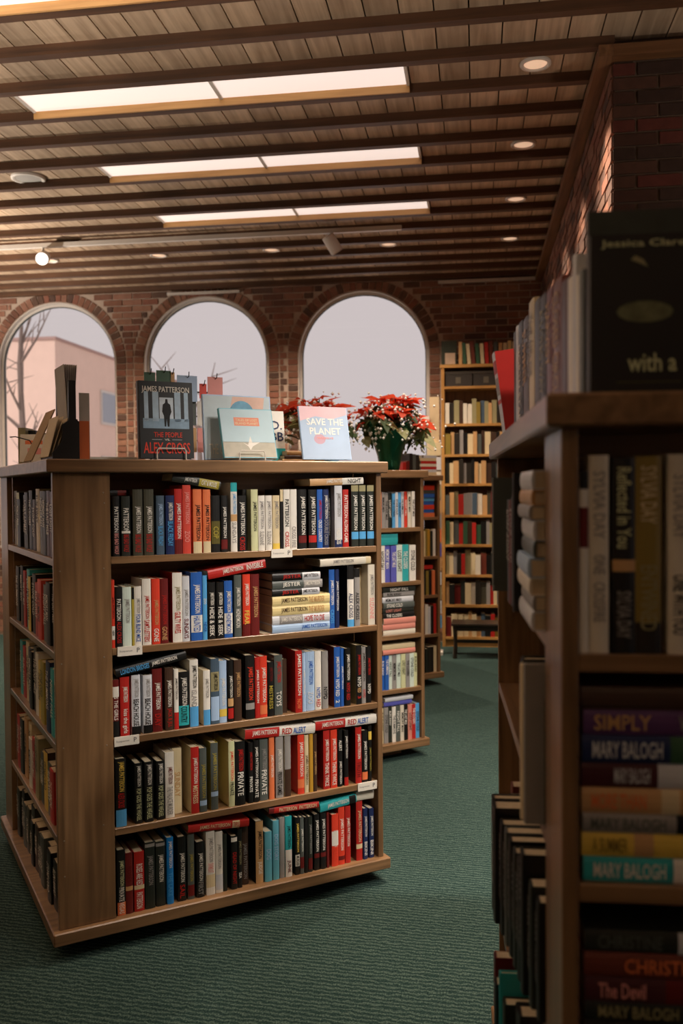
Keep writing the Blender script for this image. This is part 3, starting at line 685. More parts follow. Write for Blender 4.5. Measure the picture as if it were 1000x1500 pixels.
# brick mass on the right: side face towards -x, end face towards the camera
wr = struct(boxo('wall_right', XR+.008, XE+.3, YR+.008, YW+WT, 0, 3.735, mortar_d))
z = 3.635; row = 0; cnt = 0; rest = MB()
while z > .05:
    x = XR; first = True
    while x < 2.3:
        L = (BL/2 if (row % 2 and first) else BL); first = False
        if z > 1.5:
            link('brick', unit_shaded, wr, T((x+L/2, YR+.006, z)) @ S(L, .014+random.random()*.008, CH-J))
        else: rest.box(x, x+L, YR-.004, YR+.02, z-CH/2+J/2, z+CH/2-J/2)
        x += L+J
    y = YR+.006; first = True
    while y < YW-.02:
        L = min(BL/2 if (row % 2 == 0 and first) else BL, YW-.01-y); first = False
        p = random.random()*.007
        rest.box(XR-.004-p, XR+.02, y, y+L, z-CH/2+J/2, z+CH/2-J/2); y += L+J
    row += 1; z -= CH
o = rest.build('brickwork', brick_s, wr); o['kind'] = 'stuff'
t1 = struct(boxo('trim_1', XR-.075, XR-.008, YR-.075, YW-.001, ZB-.055, ZB-.001, mold_m))
t2 = struct(boxo('trim_2', XR-.0075, XE, YR-.075, YR-.008, ZB-.055, ZB-.001, wood('molding_wood_x', (92, 60, 36), (140, 98, 64), 0)))
# the rest of the shell, out of view; side windows added for daylight
wl = MB(); OL = [(5.8, 7.2), (7.5, 8.9)]; yy = YN-.3
wl.box(XL-.3, XL, YN-.3, YW, 0, .75).box(XL-.3, XL, YN-.3, YW, 3.3, 3.735)
for a, b_ in OL: wl.box(XL-.3, XL, yy, a, .75, 3.3); yy = b_
wl.box(XL-.3, XL, yy, YW, .75, 3.3)
struct(wl.build('wall_left', plaster))
for a, b_ in OL:
    p = light('window_portal', 'AREA', (XL-.32, (a+b_)/2, 2.02), 1, (1, 1, 1), (0, math.radians(-90), 0), shape='RECTANGLE', size=2.55, size_y=b_-a)
    p.data.cycles.is_portal = True
struct(boxo('wall_front', XL, XE, YN-.3, YN, 0, 3.735, plaster))
we = MB(); OP = [(-2.4, -.2), (.4, 2.1), (2.6, 4.2)]
we.box(XE, XE+.3, YN-.3, YR, 0, .75).box(XE, XE+.3, YN-.3, YR, 3.2, 3.735)
yy = YN-.3
for a, b_ in OP: we.box(XE, XE+.3, yy, a, .75, 3.2); yy = b_
we.box(XE, XE+.3, yy, YR, .75, 3.2)
struct(we.build('wall_side', plaster))
for k, (a, b_) in enumerate(OP+OL):  # unseen side windows, added to let more daylight in
    xx = XE+.15 if k < 3 else XL-.15
    w_ = struct(empty('window_%d' % (k+5), loc=(xx, (a+b_)/2, .75)))
    hw = (b_-a)/2
    MB().box(-.03, .03, -hw, -hw+.05, 0, 2.45).box(-.03, .03, hw-.05, hw, 0, 2.45).box(-.03, .03, -hw+.05, hw-.05, 0, .05).box(-.03, .03, -hw+.05, hw-.05, 2.4, 2.45).build('frame', frame_m, w_)
    MB().poly([(0, -hw+.05, .05), (0, hw-.05, .05), (0, hw-.05, 2.4), (0, -hw+.05, 2.4)]).build('pane', glass, w_)
    if k > 2: continue
    p = light('window_portal', 'AREA', (XE+.32, (a+b_)/2, 1.975), 1, (1, 1, 1), (0, math.radians(90), 0), shape='RECTANGLE', size=2.45, size_y=b_-a)
    p.data.cycles.is_portal = True
for c in WC:
    p = light('window_portal', 'AREA', (c, YW+WT+.02, 2.26), 1, (1, 1, 1), (math.radians(-90), 0, 0), shape='RECTANGLE', size=1.34, size_y=2.65)
    p.data.cycles.is_portal = True

# ------------------------------------------------------------------ outside
peach = mat('facade_peach', (226, 196, 180), .9, .06, 3)
bd = empty('office_building', loc=(-19.8, 38, 0)); tag(bd, 'peach brick building with flat roof seen through leftmost arched window', 'building')
MB().box(-5.2, 5.2, -8, 8, 0, 6.9).build('walls', peach, bd)
boxo('roof_edge', -5.25, 5.25, -8.05, 8.05, 6.9, 7.0, mat('roof_edge_m', (170, 140, 132), .8), bd)
gl = mat('facade_glass', (150, 156, 166), .25, .1, 2)
for zz in (4.2, 1.6):
    for yy in (-3.3, 1.2, 5):
        wn = boxo('window', 5.2, 5.26, yy-.9, yy+1.1, zz, zz+1.35, frame_m, bd); boxo('pane', 5.262, 5.27, yy-.8, yy+1.0, zz+.1, zz+1.25, gl, wn)
    for xx in (-4.5, -2.4, .6):
        wn = boxo('window', xx, xx+1.2, -8.05, -8, zz-.4, zz+.8, frame_m, bd); boxo('pane', xx+.1, xx+1.1, -8.06, -8.052, zz-.3, zz+.7, gl, wn)
struct(boxo('ground', -60, 40, -40, 80, -.3, -.1, mat('bounce_ground', (226, 220, 218), .9)))  # unseen ground made pale to bounce light up to the ceiling
bark = mat('bark', (128, 112, 104), .9, .2, 12)
def bare_tree(x, y, h, lb, seed):
    rg = random.Random(seed); o = empty('bare_tree', loc=(x, y, -.1)); tag(o, lb, 'tree', 'bare trees outside')
    tr = MB(); tr.tube([(0, 0, 0), (.03, 0, h*.4), (-.04, 0, h*.75), (.05, 0, h)], [.085, .07, .045, .012], 8); tr.build('trunk', bark, o)
    for k in range(11):
        z0 = h*(.28+.06*k); a = rg.uniform(0, 6.28); L = rg.uniform(.7, 1.5); d = Vector((math.cos(a), math.sin(a)*.6, rg.uniform(.5, 1.1)))
        p0 = Vector((0, 0, z0)); b = MB(); p1 = p0+d*L*.5; p2 = p1+d*L*.5+Vector((0, 0, .15)); b.tube([p0, p1, p2], [.03, .02, .006], 6)
        for j in range(3):
            q = p0.lerp(p2, .35+.2*j); e = Vector((rg.uniform(-1, 1), rg.uniform(-.4, .4), rg.uniform(.2, 1)))*.55; b.tube([q, q+e*.6, q+e], [.012, .008, .003], 5)
        b.build('branch', bark, o)
bare_tree(-8.46, 16, 5.4, 'bare pale tree outside the leftmost arched window', 3)
bare_tree(-5.3, 17, 3.7, 'thin bare tree outside the middle arched window', 8)

# ================================================================== four-sided island bookcases
TT, INS, PWD, TH, ST = .0447, .0215, .188, .0225, .024
SZ = [1.337, 1.026, .719, .408, .102]
make_texts(TEXTS)
def bookcase(M, W, D, label, zt=1.667, mirror=False, nails=False):
    root = empty('island_bookcase', M); tag(root, label, 'bookcase', 'four-sided island bookcases')
    Lx, Ly = W-2*INS, D-2*INS
    if mirror: Lx, Ly = Ly, Lx
    def bx(name, x0, x1, y0, y1, z0, z1, ax, bev=0):
        x0 += INS; x1 += INS; y0 += INS; y1 += INS
        if mirror: x0, x1, y0, y1 = y0, y1, x0, x1; ax = {0: 1, 1: 0, 2: 2}[ax]
        m = (wood_x, wood_y, wood_z)[ax] if isinstance(ax, int) else ax
        return bevelled(name, x0, x1, y0, y1, z0, z1, m, root, bev, 1) if bev else boxo(name, x0, x1, y0, y1, z0, z1, m, root)
    o = -INS
    bx('top_board', o, Lx+INS, o, Ly+INS, zt-TT, zt, 0, .004)
    bx('base_board', o, Lx+INS, o, Ly+INS, .058, .102, 0, .004)
    pz = (.102, zt-TT)
    bx('plinth', .1, Lx-.1, .1, Ly-.1, 0, .058, 0)
    t, p = TH, PWD
    bx('post', 0, p, 0, t, *pz, 2, .002); bx('post', Lx-t, Lx, 0, p, *pz, 2, .002); bx('post', Lx-p, Lx, Ly-t, Ly, *pz, 2, .002); bx('post', 0, t, Ly-p, Ly, *pz, 2, .002)
    bx('back_panel', p, Lx-t, p, p+.01, *pz, 0); bx('back_panel', Lx-p-.01, Lx-p, p+.01, Ly-t, *pz, 1); bx('back_panel', t, Lx-p-.01, Ly-p-.01, Ly-p, *pz, 0); bx('back_panel', p-.01, p, t, Ly-p-.01, *pz, 1)
    for z in SZ[:4]:
        bx('shelf', p, Lx-t, .001, p, z-ST, z, 0, .0015); bx('shelf', Lx-p, Lx-.001, p+.01, Ly-t, z-ST, z, 1, .0015)
        bx('shelf', t, Lx-p, Ly-p, Ly-.001, z-ST, z, 0, .0015); bx('shelf', .001, p-.01, t, Ly-p, z-ST, z, 1, .0015)
    if nails:
        for (x, z) in ((.165, 1.555), (.168, 1.52), (.163, 1.30), (.02, 1.297), (.02, .99), (.16, 1.0), (.022, .71), (.165, .70), (.02, .40), (.15, .43), (.02, .28)):
            MB().lathe([(.0028, 0), (.0022, .0012), (.0002, .0014)], 8).build('nail', mat('nail_steel', (150, 140, 125), .4, metal=.6), root, T((INS+x, INS, z)) @ Rx(math.pi/2))
    return root
MM = T((-1.3767, 2.7563, 0)) @ Rz(.6405); MW, MD = 1.2939, 1.25
m_case = bookcase(MM, MW, MD, 'large wooden island bookcase filling the left foreground', nails=True)
NW = 1.20; NA = .672
e = Vector((math.cos(NA), math.sin(NA), 0))
NM = T(Vector((-.272, 5.268, -.012))-e*NW) @ Rz(NA)
NM = T((NM.translation.x, NM.translation.y, 0)) @ Rz(NA)
n_case = bookcase(NM, NW, NW, 'wooden island bookcase just behind the large one, poinsettias on top')
PM_ = Vector((-.255, 7.2, 0))-e*NW; PM = T(PM_) @ Rz(NA)
p_case = bookcase(PM, NW, NW, 'third wooden island bookcase farther back in the aisle')
QM = T((.0916, 1.2112, 0)) @ Rz(.042); QW, QD = 1.30, 1.336
q_case = bookcase(QM, QW, QD, 'close dark bookcase cropped by right edge of picture', zt=1.6844, mirror=True)
FRONT = lambda M: M @ T((INS, INS, 0))
def LEFT(M, D): return M @ T((INS, D-INS, 0)) @ Rz(-math.pi/2)     # u runs from the far end to the near corner
FM = FRONT(MM)

# ------------------------------------------------------------------ books on the front of the large bookcase
counters = {}; hcount = {}
nv = {}; 
for ln in TABLE.strip().split('\n'):
    r = ln.split(' ')[0]; nv[r] = nv.get(r, 0)+1
for ln in TABLE.strip().split('\n'):
    a, items = ln.split('|'); f = a.split()
    if f[0][0] != 'h':
        r = int(f[0]); u, w, h = map(float, f[1:4]); c = f[4].split('/'); v = float(f[5])
        counters[r] = counters.get(r, 0)+1
        i = counters[r]; n_ = nv[str(r)]
        where = ('%s from left' % ORD[i-1]) if i <= n_/2 else (('%s from right' % ORD[n_-i]) if n_-i > 0 else 'rightmost')
        if i == 1: where = 'leftmost'
        d = min(.152, max(.105, h*.64), .172-v)
        book(FM @ T((u, .008+v+random.random()*.004, SZ[r])), w-.0006, h, d, c[0], c[1] if len(c) > 1 else None, items,
             '%s upright book, %s on %s shelf of large front bookcase' % (PAL[c[0]][1], where, ROWN[r]), 'upright books on the large bookcase')
    else:
        r = int(f[0][1]); uA, zA, uB, zB, th = map(float, f[1:6]); c = f[6].split('/'); v = float(f[7])
        hcount[r] = hcount.get(r, 0)+1; i = hcount[r]
        L = math.hypot(uB-uA, zB-zA); ang = math.atan2(zB-zA, uB-uA)
        Mx = FM @ T((uA, .006+v, SZ[r]+zA)) @ Ry(-ang) @ T((L, 0, 0)) @ T((0, 0, -th/2)) @ Matrix(((0, 0, -1, 0), (0, 1, 0, 0), (1, 0, 0, 0), (0, 0, 0, 1)))
        Mx = FM @ T((uA, .006+v, SZ[r]+zA)) @ Ry(-ang) @ T((L, 0, -th/2)) @ Matrix(((0, 0, -1, 0), (0, 1, 0, 0), (1, 0, 0, 0), (0, 0, 0, 1)))
        if r == 1 and .77 < uA < .8:
            wh = '%s from bottom of stack on second shelf' % ORD[i-1]
        else: wh = HW[(r, i)]
        book(Mx, th, L, min(.125 if L < .2 else .15, .176-v), c[0], None, items, '%s book lying flat, %s' % (PAL[c[0]][1], wh), 'flat books on the large bookcase')
# shelf labels
def shelf_tag(u, r, lb):
    o = boxo('shelf_label', u, u+.085, -.004, -.0005, SZ[r]-.028, SZ[r]+.004, page_w, m_case); o.matrix_local = T((INS, INS, 0))
    o['label'] = lb
    letter('Suspense', mat('ink_faint', (150, 148, 146), .7), o, (u+.006, -.0046, SZ[r]-.016), (.045, 0, 0), (0, 0, .008))
    letter('P', mat('ink_faint2', (90, 88, 86), .7), o, (u+.066, -.0046, SZ[r]-.019), (.010, 0, 0), (0, 0, .016))
shelf_tag(.777, 0, 'white paper label on the top shelf edge of the large bookcase')
shelf_tag(.205, 1, 'white paper label on the second shelf edge beside the post')
shelf_tag(.190, 2, 'white paper label on the third shelf edge beside the post')
shelf_tag(1.135, 3, 'white paper label at right end of the fourth shelf edge')

# ------------------------------------------------------------------ filler rows
def row(Fm, u0, u1, z, seq, hr, lab, group, dv=(0, .012), wr_=(.026, .04), dr=(.11, .15), text=None, rev=False, seed=1, maxh=.285, first='left', tilt=0, gap=.0008):
    """fill a shelf with upright books from u0 to u1; lab(i, colour word) gives the label"""
    rg = random.Random(seed); ws = [rg.uniform(*wr_) for _ in seq]; k = (u1-u0)/sum(ws); ws = [min(w*k, .075) for w in ws]; u = u0
    for i, (c, w) in enumerate(zip(seq, ws)):
        cc = c.split('/'); h = min(rg.uniform(*hr), maxh); v = rg.uniform(*dv)
        it = ''
        if text:
            tcol = 'W' if cc[0] in ('K', 'kg', 'R', 'D', 'nv', 'bl', 'br', 'mr', 'bk2', 'gn', 'rb', 'ol', 'gg', 'te', 'vi', 'ro') else 'K'
            tx = text[(i*7+seed) % len(text)]; s = rg.uniform(.1, .25); it = '%s %s %.2f %.2f' % (tx, tcol, s, s+rg.uniform(.4, .6))
        book(Fm @ T((u, .008+v, z)), w-gap, h, rg.uniform(*dr), cc[0], cc[1] if len(cc) > 1 else None, it, lab(i, PAL[cc[0]][1]), group)
        u += w
def stack(Fm, u0, L, z, seq, th, lab, group, v=.01, d=.11, text=None, seed=1, jit=.006):
    rg = random.Random(seed)
    for i, c in enumerate(seq):
        t = th[i] if isinstance(th, (list, tuple)) else th*rg.uniform(.85, 1.15); l = L*rg.uniform(.94, 1.0); cc = c.split('/')
        it = ''
        if text and text[i]: it = text[i]
        book(Fm @ T((u0+l+rg.uniform(0, jit), v+rg.uniform(0, jit), z)) @ Matrix(((0, 0, -1, 0), (0, 1, 0, 0), (1, 0, 0, 0), (0, 0, 0, 1))), t, l, d, cc[0], cc[1] if len(cc) > 1 else None, it, lab(i, PAL[cc[0]][1]), group)
        z += t+.0006
    return z
GEN = ['THE LAST MILE', 'MEMORY MAN', 'NIGHT FALL', 'THE SUMMONS', 'RUN AWAY', 'STONE COLD', 'THE CLOSERS', 'LOST LIGHT']
# shadowed left side of the large bookcase: u counts from the far end, so the last book stands by the post
LM = LEFT(MM, MD); LYM = MD-2*INS
U0, U1 = PWD+.004, LYM-TH-.002
LS = [['gy', 'cg/K', 'K', 'K', 'bk2', 'K', 'br', 'cr', 'te', 'ol', 'K', 'mr', 'mr'],
      ['D', 'K', 'gg', 'K', 'R', 'te', 'yl/K', 'K', 'R', 'rs', 'gg', 'K', 'kg', 'K'],
      ['te', 'R', 'cr', 'sb', 'K', 'ol', 'W', 'yl', 'oly', 'nv', 'nv', 'te', 'W'],
      ['D', 'R', 'kg', 'tan', 'cr', 'W', 'R', 'olt', 'gg', 'yl/br', 'gg', 'R', 'K'],
      ['kg', 'K', 'gg', 'ol', 'kg', 'K', 'br', 'K', 'gg', 'bk2', 'K', 'K']]
for r in range(5):
    n_ = len(LS[r])
    row(LM, U0+(.02 if r != 2 else .1), U1, SZ[r], LS[r], ((.19, .235), (.19, .24), (.2, .25), (.18, .24), (.16, .21))[r],
        lambda i, c, r=r, n_=n_: '%s book, %s from corner post on %s shelf of shadowed side' % (c, ORD[n_-1-i], ROWN[r]), 'books on the shadowed side of the large bookcase', dv=(0, .02), text=GEN, seed=11+r, dr=(.11, .14))
# second bookcase, only its right end shows
NF = FRONT(NM); NL = NW-2*INS; ne = NL-TH-.002
def nlab(r): return lambda i, c: '%s book, %s in visible %s row of bookcase with poinsettias' % (c, ORD[i], ROWN[r])
row(NF, ne-.30, ne-.03, SZ[0], ['gg', 'or', 'gy', 'gy', 'kg', 'lb', 'pw', 'lb', 'pw', 'ro', 'cw', 'W'], (.195, .208), nlab(0), 'books on the second bookcase', wr_=(.02, .024), text=GEN, seed=3)
row(NF, ne-.36, ne-.025, SZ[1], ['cr', 'W', 'W', 'vi', 'vi', 'mn', 'te', 'W'], (.205, .212), nlab(1), 'books on the second bookcase', wr_=(.028, .034), text=GEN, seed=4)
book(NF @ T((ne-.15, .012, SZ[1]+.2135)) @ Matrix(((0, 0, -1, 0), (0, 1, 0, 0), (1, 0, 0, 0), (0, 0, 0, 1))), .062, .15, .11, 'te', None, '', 'thick teal book lying across second row of bookcase with poinsettias', 'books on the second bookcase')
stack(NF, ne-.255, .225, SZ[2], ['cw', 'sa/W', 'sa/W', 'K', 'kg', 'gg', 'pw', 'gy', 'kg'], .03, lambda i, c: '%s book, %s from bottom in stack on bookcase with poinsettias' % (c, ORD[i]), 'books on the second bookcase', text=['', '', '', 'THE CLOSERS W .1 .6', 'LOST LIGHT sa .1 .6', 'STONE COLD W .1 .6', 'MEMORY MAN K .1 .6', 'RUN AWAY K .1 .6', 'NIGHT FALL W .2 .8'], seed=5)
row(NF, ne-.33, ne-.015, SZ[3], ['W', 'vi', 'bl', 'bl', 'mn', 'gy', 'mn', 'cg', 'gy', 'mn', 'cg'], (.192, .2), nlab(3), 'books on the second bookcase', wr_=(.024, .03), text=GEN, seed=6)
stack(NF, ne-.26, .235, SZ[3]+.202, ['sa', 'cr'], .028, lambda i, c: '%s book lying flat, %s above fourth row of bookcase with poinsettias' % (c, ['lower', 'upper'][i]), 'books on the second bookcase', seed=7)
row(NF, ne-.33, ne-.005, SZ[4], ['pb', 'vi', 'cr', 'gy', 'kg', 'W', 'gg', 'cw', 'K', 'sa', 'R', 'lb'], (.2, .208), nlab(4), 'books on the second bookcase', wr_=(.024, .03), text=GEN, seed=8)
stack(NF, ne-.25, .2, SZ[4]+.21, ['vi', 'pw'], .026, lambda i, c: '%s book lying flat, %s above bottom row of bookcase with poinsettias' % (c, ['lower', 'upper'][i]), 'books on the second bookcase', seed=9)
# third bookcase: its books and those of the tall bookcase are joined
SINK = (MB(), [], [])
PF = FRONT(PM)
def plab(r): return lambda i, c: '%s book, %s in visible %s row of third bookcase' % (c, ORD[i], ROWN[r])
stack(PF, ne-.19, .17, SZ[0], ['or', 'bl', 'ro', 'bl', 'lb', 'bl', 'gg', 'ro'], .032, lambda i, c: '%s book, %s from bottom in top-shelf stack of third bookcase' % (c, ORD[i]), 'books on the third bookcase', seed=12)
row(PF, ne-.22, ne-.01, SZ[1], ['K', 'gy', 'kg', 'cr', 'og', 'mu', 'kg', 'W'], (.19, .22), plab(1), 'books on the third bookcase', wr_=(.024, .03), seed=13)
row(PF, ne-.22, ne-.02, SZ[2], ['K', 'kg', 'K', 'kg', 'og', 'K', 'or'], (.19, .2), plab(2), 'books on the third bookcase', wr_=(.024, .03), seed=14)
book(PF @ T((ne-.04, .012, SZ[2]+.205)) @ Matrix(((0, 0, -1, 0), (0, 1, 0, 0), (1, 0, 0, 0), (0, 0, 0, 1))), .03, .16, .11, 'R', None, '', 'red book lying flat over third row of third bookcase', 'books on the third bookcase')
row(PF, ne-.22, ne-.005, SZ[3], ['D', 'R', 'K', 'rb', 'W', 'pw', 'K', 'R'], (.2, .24), plab(3), 'books on the third bookcase', wr_=(.024, .03), seed=15)
row(PF, ne-.22, ne-.005, SZ[4], ['D', 'R', 'rb', 'K', 'kg', 'bk2', 'K', 'cr'], (.19, .23), plab(4), 'books on the third bookcase', wr_=(.024, .03), seed=16)
SINK, FAR = None, SINK

# ------------------------------------------------------------------ the close bookcase on the right
QF = FRONT(QM); QL = LEFT(QM, QD); QY = QD-2*INS
LIEM = Matrix(((0, 0, -1, 0), (0, 1, 0, 0), (1, 0, 0, 0), (0, 0, 0, 1)))
G = 'books on the front of the close right bookcase'
for u, w, h, c, it, lb in ((.0245, .0115, .245, 'W', '#D .2 .42;#K .0 .1', 'narrow white and red spine beside the post of close right bookcase'),
        (.0375, .0255, .2655, 'cw', "SYLVIA DAY gy .08 .42;ONE gy .5 .6;CROSSFIRE gy .64 .84", 'cream upright book left of black one on close right bookcase'),
        (.0675, .0298, .262, 'K', 'Reflected in You cg .05 .46;#tan .52 .58;SYLVIA DAY gy .68 .92', 'black upright book with small lettering on close right bookcase'),
        (.0975, .0335, .2635, 'og', 'SYLVIA DAY cr .05 .34;ENTWINED olt .55 .88;#bk2 .84 1', 'gold-brown upright book on close right bookcase'),
        (.1395, .0310, .2655, 'cw', 'SYLVIA DAY gy .1 .42;ONE WITH YOU K .6 .9', 'cream upright book at the cropped right edge of close bookcase'),
        (.1715, .030, .25, 'K', '', 'black upright book beyond the cream one on close right bookcase'), (.2025, .032, .25, 'mr', '', 'maroon upright book far along close right bookcase'), (.2355, .03, .24, 'gy', '', 'grey upright book far along close right bookcase')):
    book(QF @ T((u, .006, SZ[0])), w, h, .14, c, None, it, lb, G)
SB = ['bottom', 'second', 'third', 'fourth', 'fifth', 'sixth', 'seventh', 'top']
stack(QF, .027, .178, SZ[1], ['te', 'yl', 'gy', 'tan', 'mr', 'nv', 'pu', 'br'], [.0335, .0325, .026, .034, .034, .0365, .034, .03],
      lambda i, c: '%s book, %s in flat stack under cream spines on close right bookcase' % (c, SB[i]), G, v=.008, d=.11, seed=21, jit=.004,
      text=['MARY BALOGH W .08 .64;#W .7 .86', 'A SUMMER og .08 .35;#tan .4 .55', 'MARY BALOGH gg .06 .62;#K .7 .78', 'MORE THAN or .08 .5;#cr .62 .76', 'MARY BALOGH pw .25 .52;#pw .58 .8', 'MARY BALOGH pw .08 .62;#gn .68 .82', 'SIMPLY tan .08 .5;WED gy .7 .9', ''])
stack(QF, .027, .18, SZ[2], ['kg', 'br', 'ol', 'K', 'kg', 'mr/K', 'rb', 'kg'], [.028, .026, .03, .028, .027, .034, .032, .03],
      lambda i, c: '%s book, %s in lowest visible stack of close right bookcase' % (c, SB[i]), G, v=.01, d=.11, seed=22, jit=.006,
      text=['', 'MARY BALOGH olt .1 .6', '', '', 'MARY BALOGH olt .1 .7', 'The Devil pk .1 .45;#D .6 .8', 'CHRISTINE or .3 .9', 'CHRISTINE gg .1 .6;#pw .72 .84'])
# left side of the close bookcase (s is the distance from the near corner)
GL = 'books on the aisle side of the close right bookcase'
def qb(s, v, z, w, h, d, c, lb, it='', cover=None, roll=0.0):
    book(QL @ T((QY-s-w, v, z)) @ Ry(0) @ Rx(roll), w, h, d, c, cover, it, lb, GL)
zz = SZ[0]
for i, (c, t) in enumerate((('pw', .03), ('gy', .024), ('cw', .027), ('pb', .03), ('gg', .026), ('pw', .032), ('gy', .022), ('tan', .024), ('pw', .03))):
    L = .2+random.uniform(-.012, .012)
    book(QL @ T((QY-.193, -.022+random.uniform(-.006, .006), zz)) @ LIEM, t, L, .135, c, None, '', '%s paperback, %s from bottom in stack by close post' % (PAL[c][1], ORD[i]), GL, pages=page_m)
    zz += t+.0006
for s, v, w, h, d, c, it, lb, cov in ((.415, -.03, .014, .25, .14, 'K', '', 'thin black book behind the paperback stack, close right bookcase', None), (.45, -.022, .03, .2, .13, 'mr', 'THE GIRL W .1 .6', 'maroon book, first after thin black one on aisle side', None), (.485, -.026, .03, .205, .13, 'K', 'STONE COLD W .1 .6', 'black book, second after thin black one on aisle side', None),
        (.52, -.028, .03, .2, .13, 'D', 'LOST LIGHT W .1 .6', 'dark red book in the middle of aisle side top row', None), (.555, -.028, .03, .2, .13, 'K', 'RUN AWAY W .1 .6', 'black book beside the protruding grey cover on aisle side', None), (.745, -.047, .022, .245, .16, 'gg', '', 'tall grey book sticking out at far end of aisle side', 'gg'),
        (.60, -.015, .03, .21, .13, 'br', '', 'brown book near far end of aisle side top row', None), (.64, -.01, .03, .2, .13, 'kg', '', 'charcoal book near far end of aisle side top row', None), (.80, -.0, .04, .21, .13, 'K', '', 'black book at the far end of aisle side top row', None)):
    qb(s, v, SZ[0], w, h, d, c, lb, it, cov)
for s, v, w, h, d, c, lb in ((.192, -.0, .02, .2, .15, 'K', 'black book beside the post, second aisle row'), (.215, -.03, .014, .255, .16, 'gy', 'grey picture book sticking out of second aisle row'), (.232, -.034, .02, .25, .15, 'cr', 'cream book sticking out of second aisle row'), (.255, -.028, .016, .24, .15, 'W', 'white book in second aisle row'),
        (.275, -.02, .03, .23, .14, 'K', 'black book, fifth in second aisle row'), (.31, -.025, .03, .245, .14, 'bk2', 'dark brown book, sixth in second aisle row'), (.345, -.02, .03, .24, .14, 'kg', 'charcoal book, seventh in second aisle row'), (.38, -.018, .03, .23, .14, 'K', 'black book, eighth in second aisle row'), (.42, -.01, .035, .22, .14, 'ol', 'olive book, ninth in second aisle row'), (.5, -.01, .03, .2, .14, 'br', 'brown book near the far end of second aisle row')):
    qb(s, v, SZ[1], w, h, d, c, lb)
for k, (s, v, w, h, c) in enumerate(((.195, -.012, .03, .19, 'K'), (.23, -.02, .034, .2, 'kg'), (.27, -.03, .036, .235, 'K'), (.31, -.032, .036, .205, 'K'), (.35, -.036, .034, .205, 'kg'), (.39, -.04, .034, .21, 'K'), (.43, -.045, .036, .21, 'gg'), (.47, -.05, .036, .21, 'K'), (.515, -.06, .05, .225, 'K'), (.57, -.06, .03, .225, 'kg'), (.64, -.02, .04, .2, 'br'), (.72, -.01, .04, .2, 'rb'))):
    qb(s, v, SZ[2], w, h, .15, c, '%s book, %s from post in third aisle row of close bookcase' % (PAL[c][1], ORD[k]), 'DARK HORSE gy .12 .7' if k < 10 else '')
for k, (s, v, w, h, c) in enumerate(((.195, -.0, .04, .19, 'K'), (.24, -.012, .04, .2, 'bk2'), (.285, -.02, .04, .2, 'K'), (.33, -.03, .04, .24, 'K'), (.375, -.03, .036, .22, 'K'), (.415, -.05, .03, .21, 'kg'), (.45, -.055, .012, .25, 'te'), (.5, -.06, .03, .2, 'K'), (.6, -.055, .03, .2, 'D'))):
    qb(s, v, SZ[3], w, h, .15, c, '%s book, %s from post in fourth aisle row of close bookcase' % (PAL[c][1], ORD[k]))
# books standing on top of the close bookcase
QT = 1.6844; GT = 'books standing on top of the close right bookcase'
tops = [(.002, .03, 'gg', .17, '', 'grey-green slim book next to the black cover'), (.033, .024, 'W', .17, '', 'white slim book, second from the black cover'), (.058, .03, 'pw', .205, '', 'tall pale grey book near the black cover'), (.089, .045, 'W', .182, '', 'white book left of the tall pale grey one'), (.136, .06, 'mr', .19, '', 'maroon book right of the gilt brown one'),
        (.198, .10, 'rb', .208, 'CLOSED CIRCLE tan .08 .92', 'red-brown book with gilt lettering'), (.30, .085, 'D', .214, 'HARVEST tan .1 .6', 'dark red book left of the gilt brown one'), (.387, .08, 'K', .222, 'A LONG WAY olt .1 .8', 'black book right of thick cream one'), (.469, .09, 'bk2', .232, '', 'dark brown book right of thick cream one'), (.561, .10, 'cr', .25, 'THE FIELDS gy .1 .6', 'thick cream book'), (.663, .11, 'br', .235, 'SUMMER tan .1 .6', 'worn brown book'), (.775, .09, 'K', .245, 'NORTH STAR W .2 .9', 'black book with white vertical lettering'), (.867, .05, 'pw', .25, '', 'pale book beside the black lettered one'), (.92, .05, 'K', .245, '', 'black book beside the leaning red one')]
for s, w, c, h, it, lb in tops:
    book(QL @ T((QY-s-w-.022, .03-.012*s, QT)), w-.0008, h, .12, c, None, it, lb+' on close bookcase top', GT)
rb_ = book(QL @ T((QY-1.135, .003, QT)) @ Matrix.Rotation(.13, 4, 'X'), .09, .215, .14, 'pw', 'R', '#R .1 .25;#gy .3 .5;#ro .55 .6', 'bright red book leaning outward on top of the close bookcase', GT)
jb = book(QF @ T((.034, -.008, QT)) @ FACE @ T((-.024, 0, 0)), .024, .236, .138, 'K', None, '', 'large black book facing out on top of close bookcase', GT)
Wd = .024
cover_text(jb, 'Jessica Clare', Wd, 'cg', .016, .123, .186, .198)
cover_text(jb, 'with a', Wd, 'cg', .05, .112, .026, .05)
cover_poly(jb, Wd, [(.0, .205), (.138, .205), (.138, .236), (.0, .236)], mat('cover_smoke', (52, 58, 50), .5, .5, 25))
cover_poly(jb, Wd, [(.036+.036*(1+math.cos(a)), .104+.014*math.sin(a)) for a in [2*math.pi*k/14 for k in range(14)]], mat('cover_flowers', (104, 106, 74), .5, .7, 60))
cover_poly(jb, Wd, [(.054, .172), (.068, .166), (.076, .162), (.07, .172), (.06, .177)], ink('olt'))
cover_poly(jb, Wd, [(.036, .012), (.118, .012), (.118, .0132), (.036, .0132)], ink('olv'))

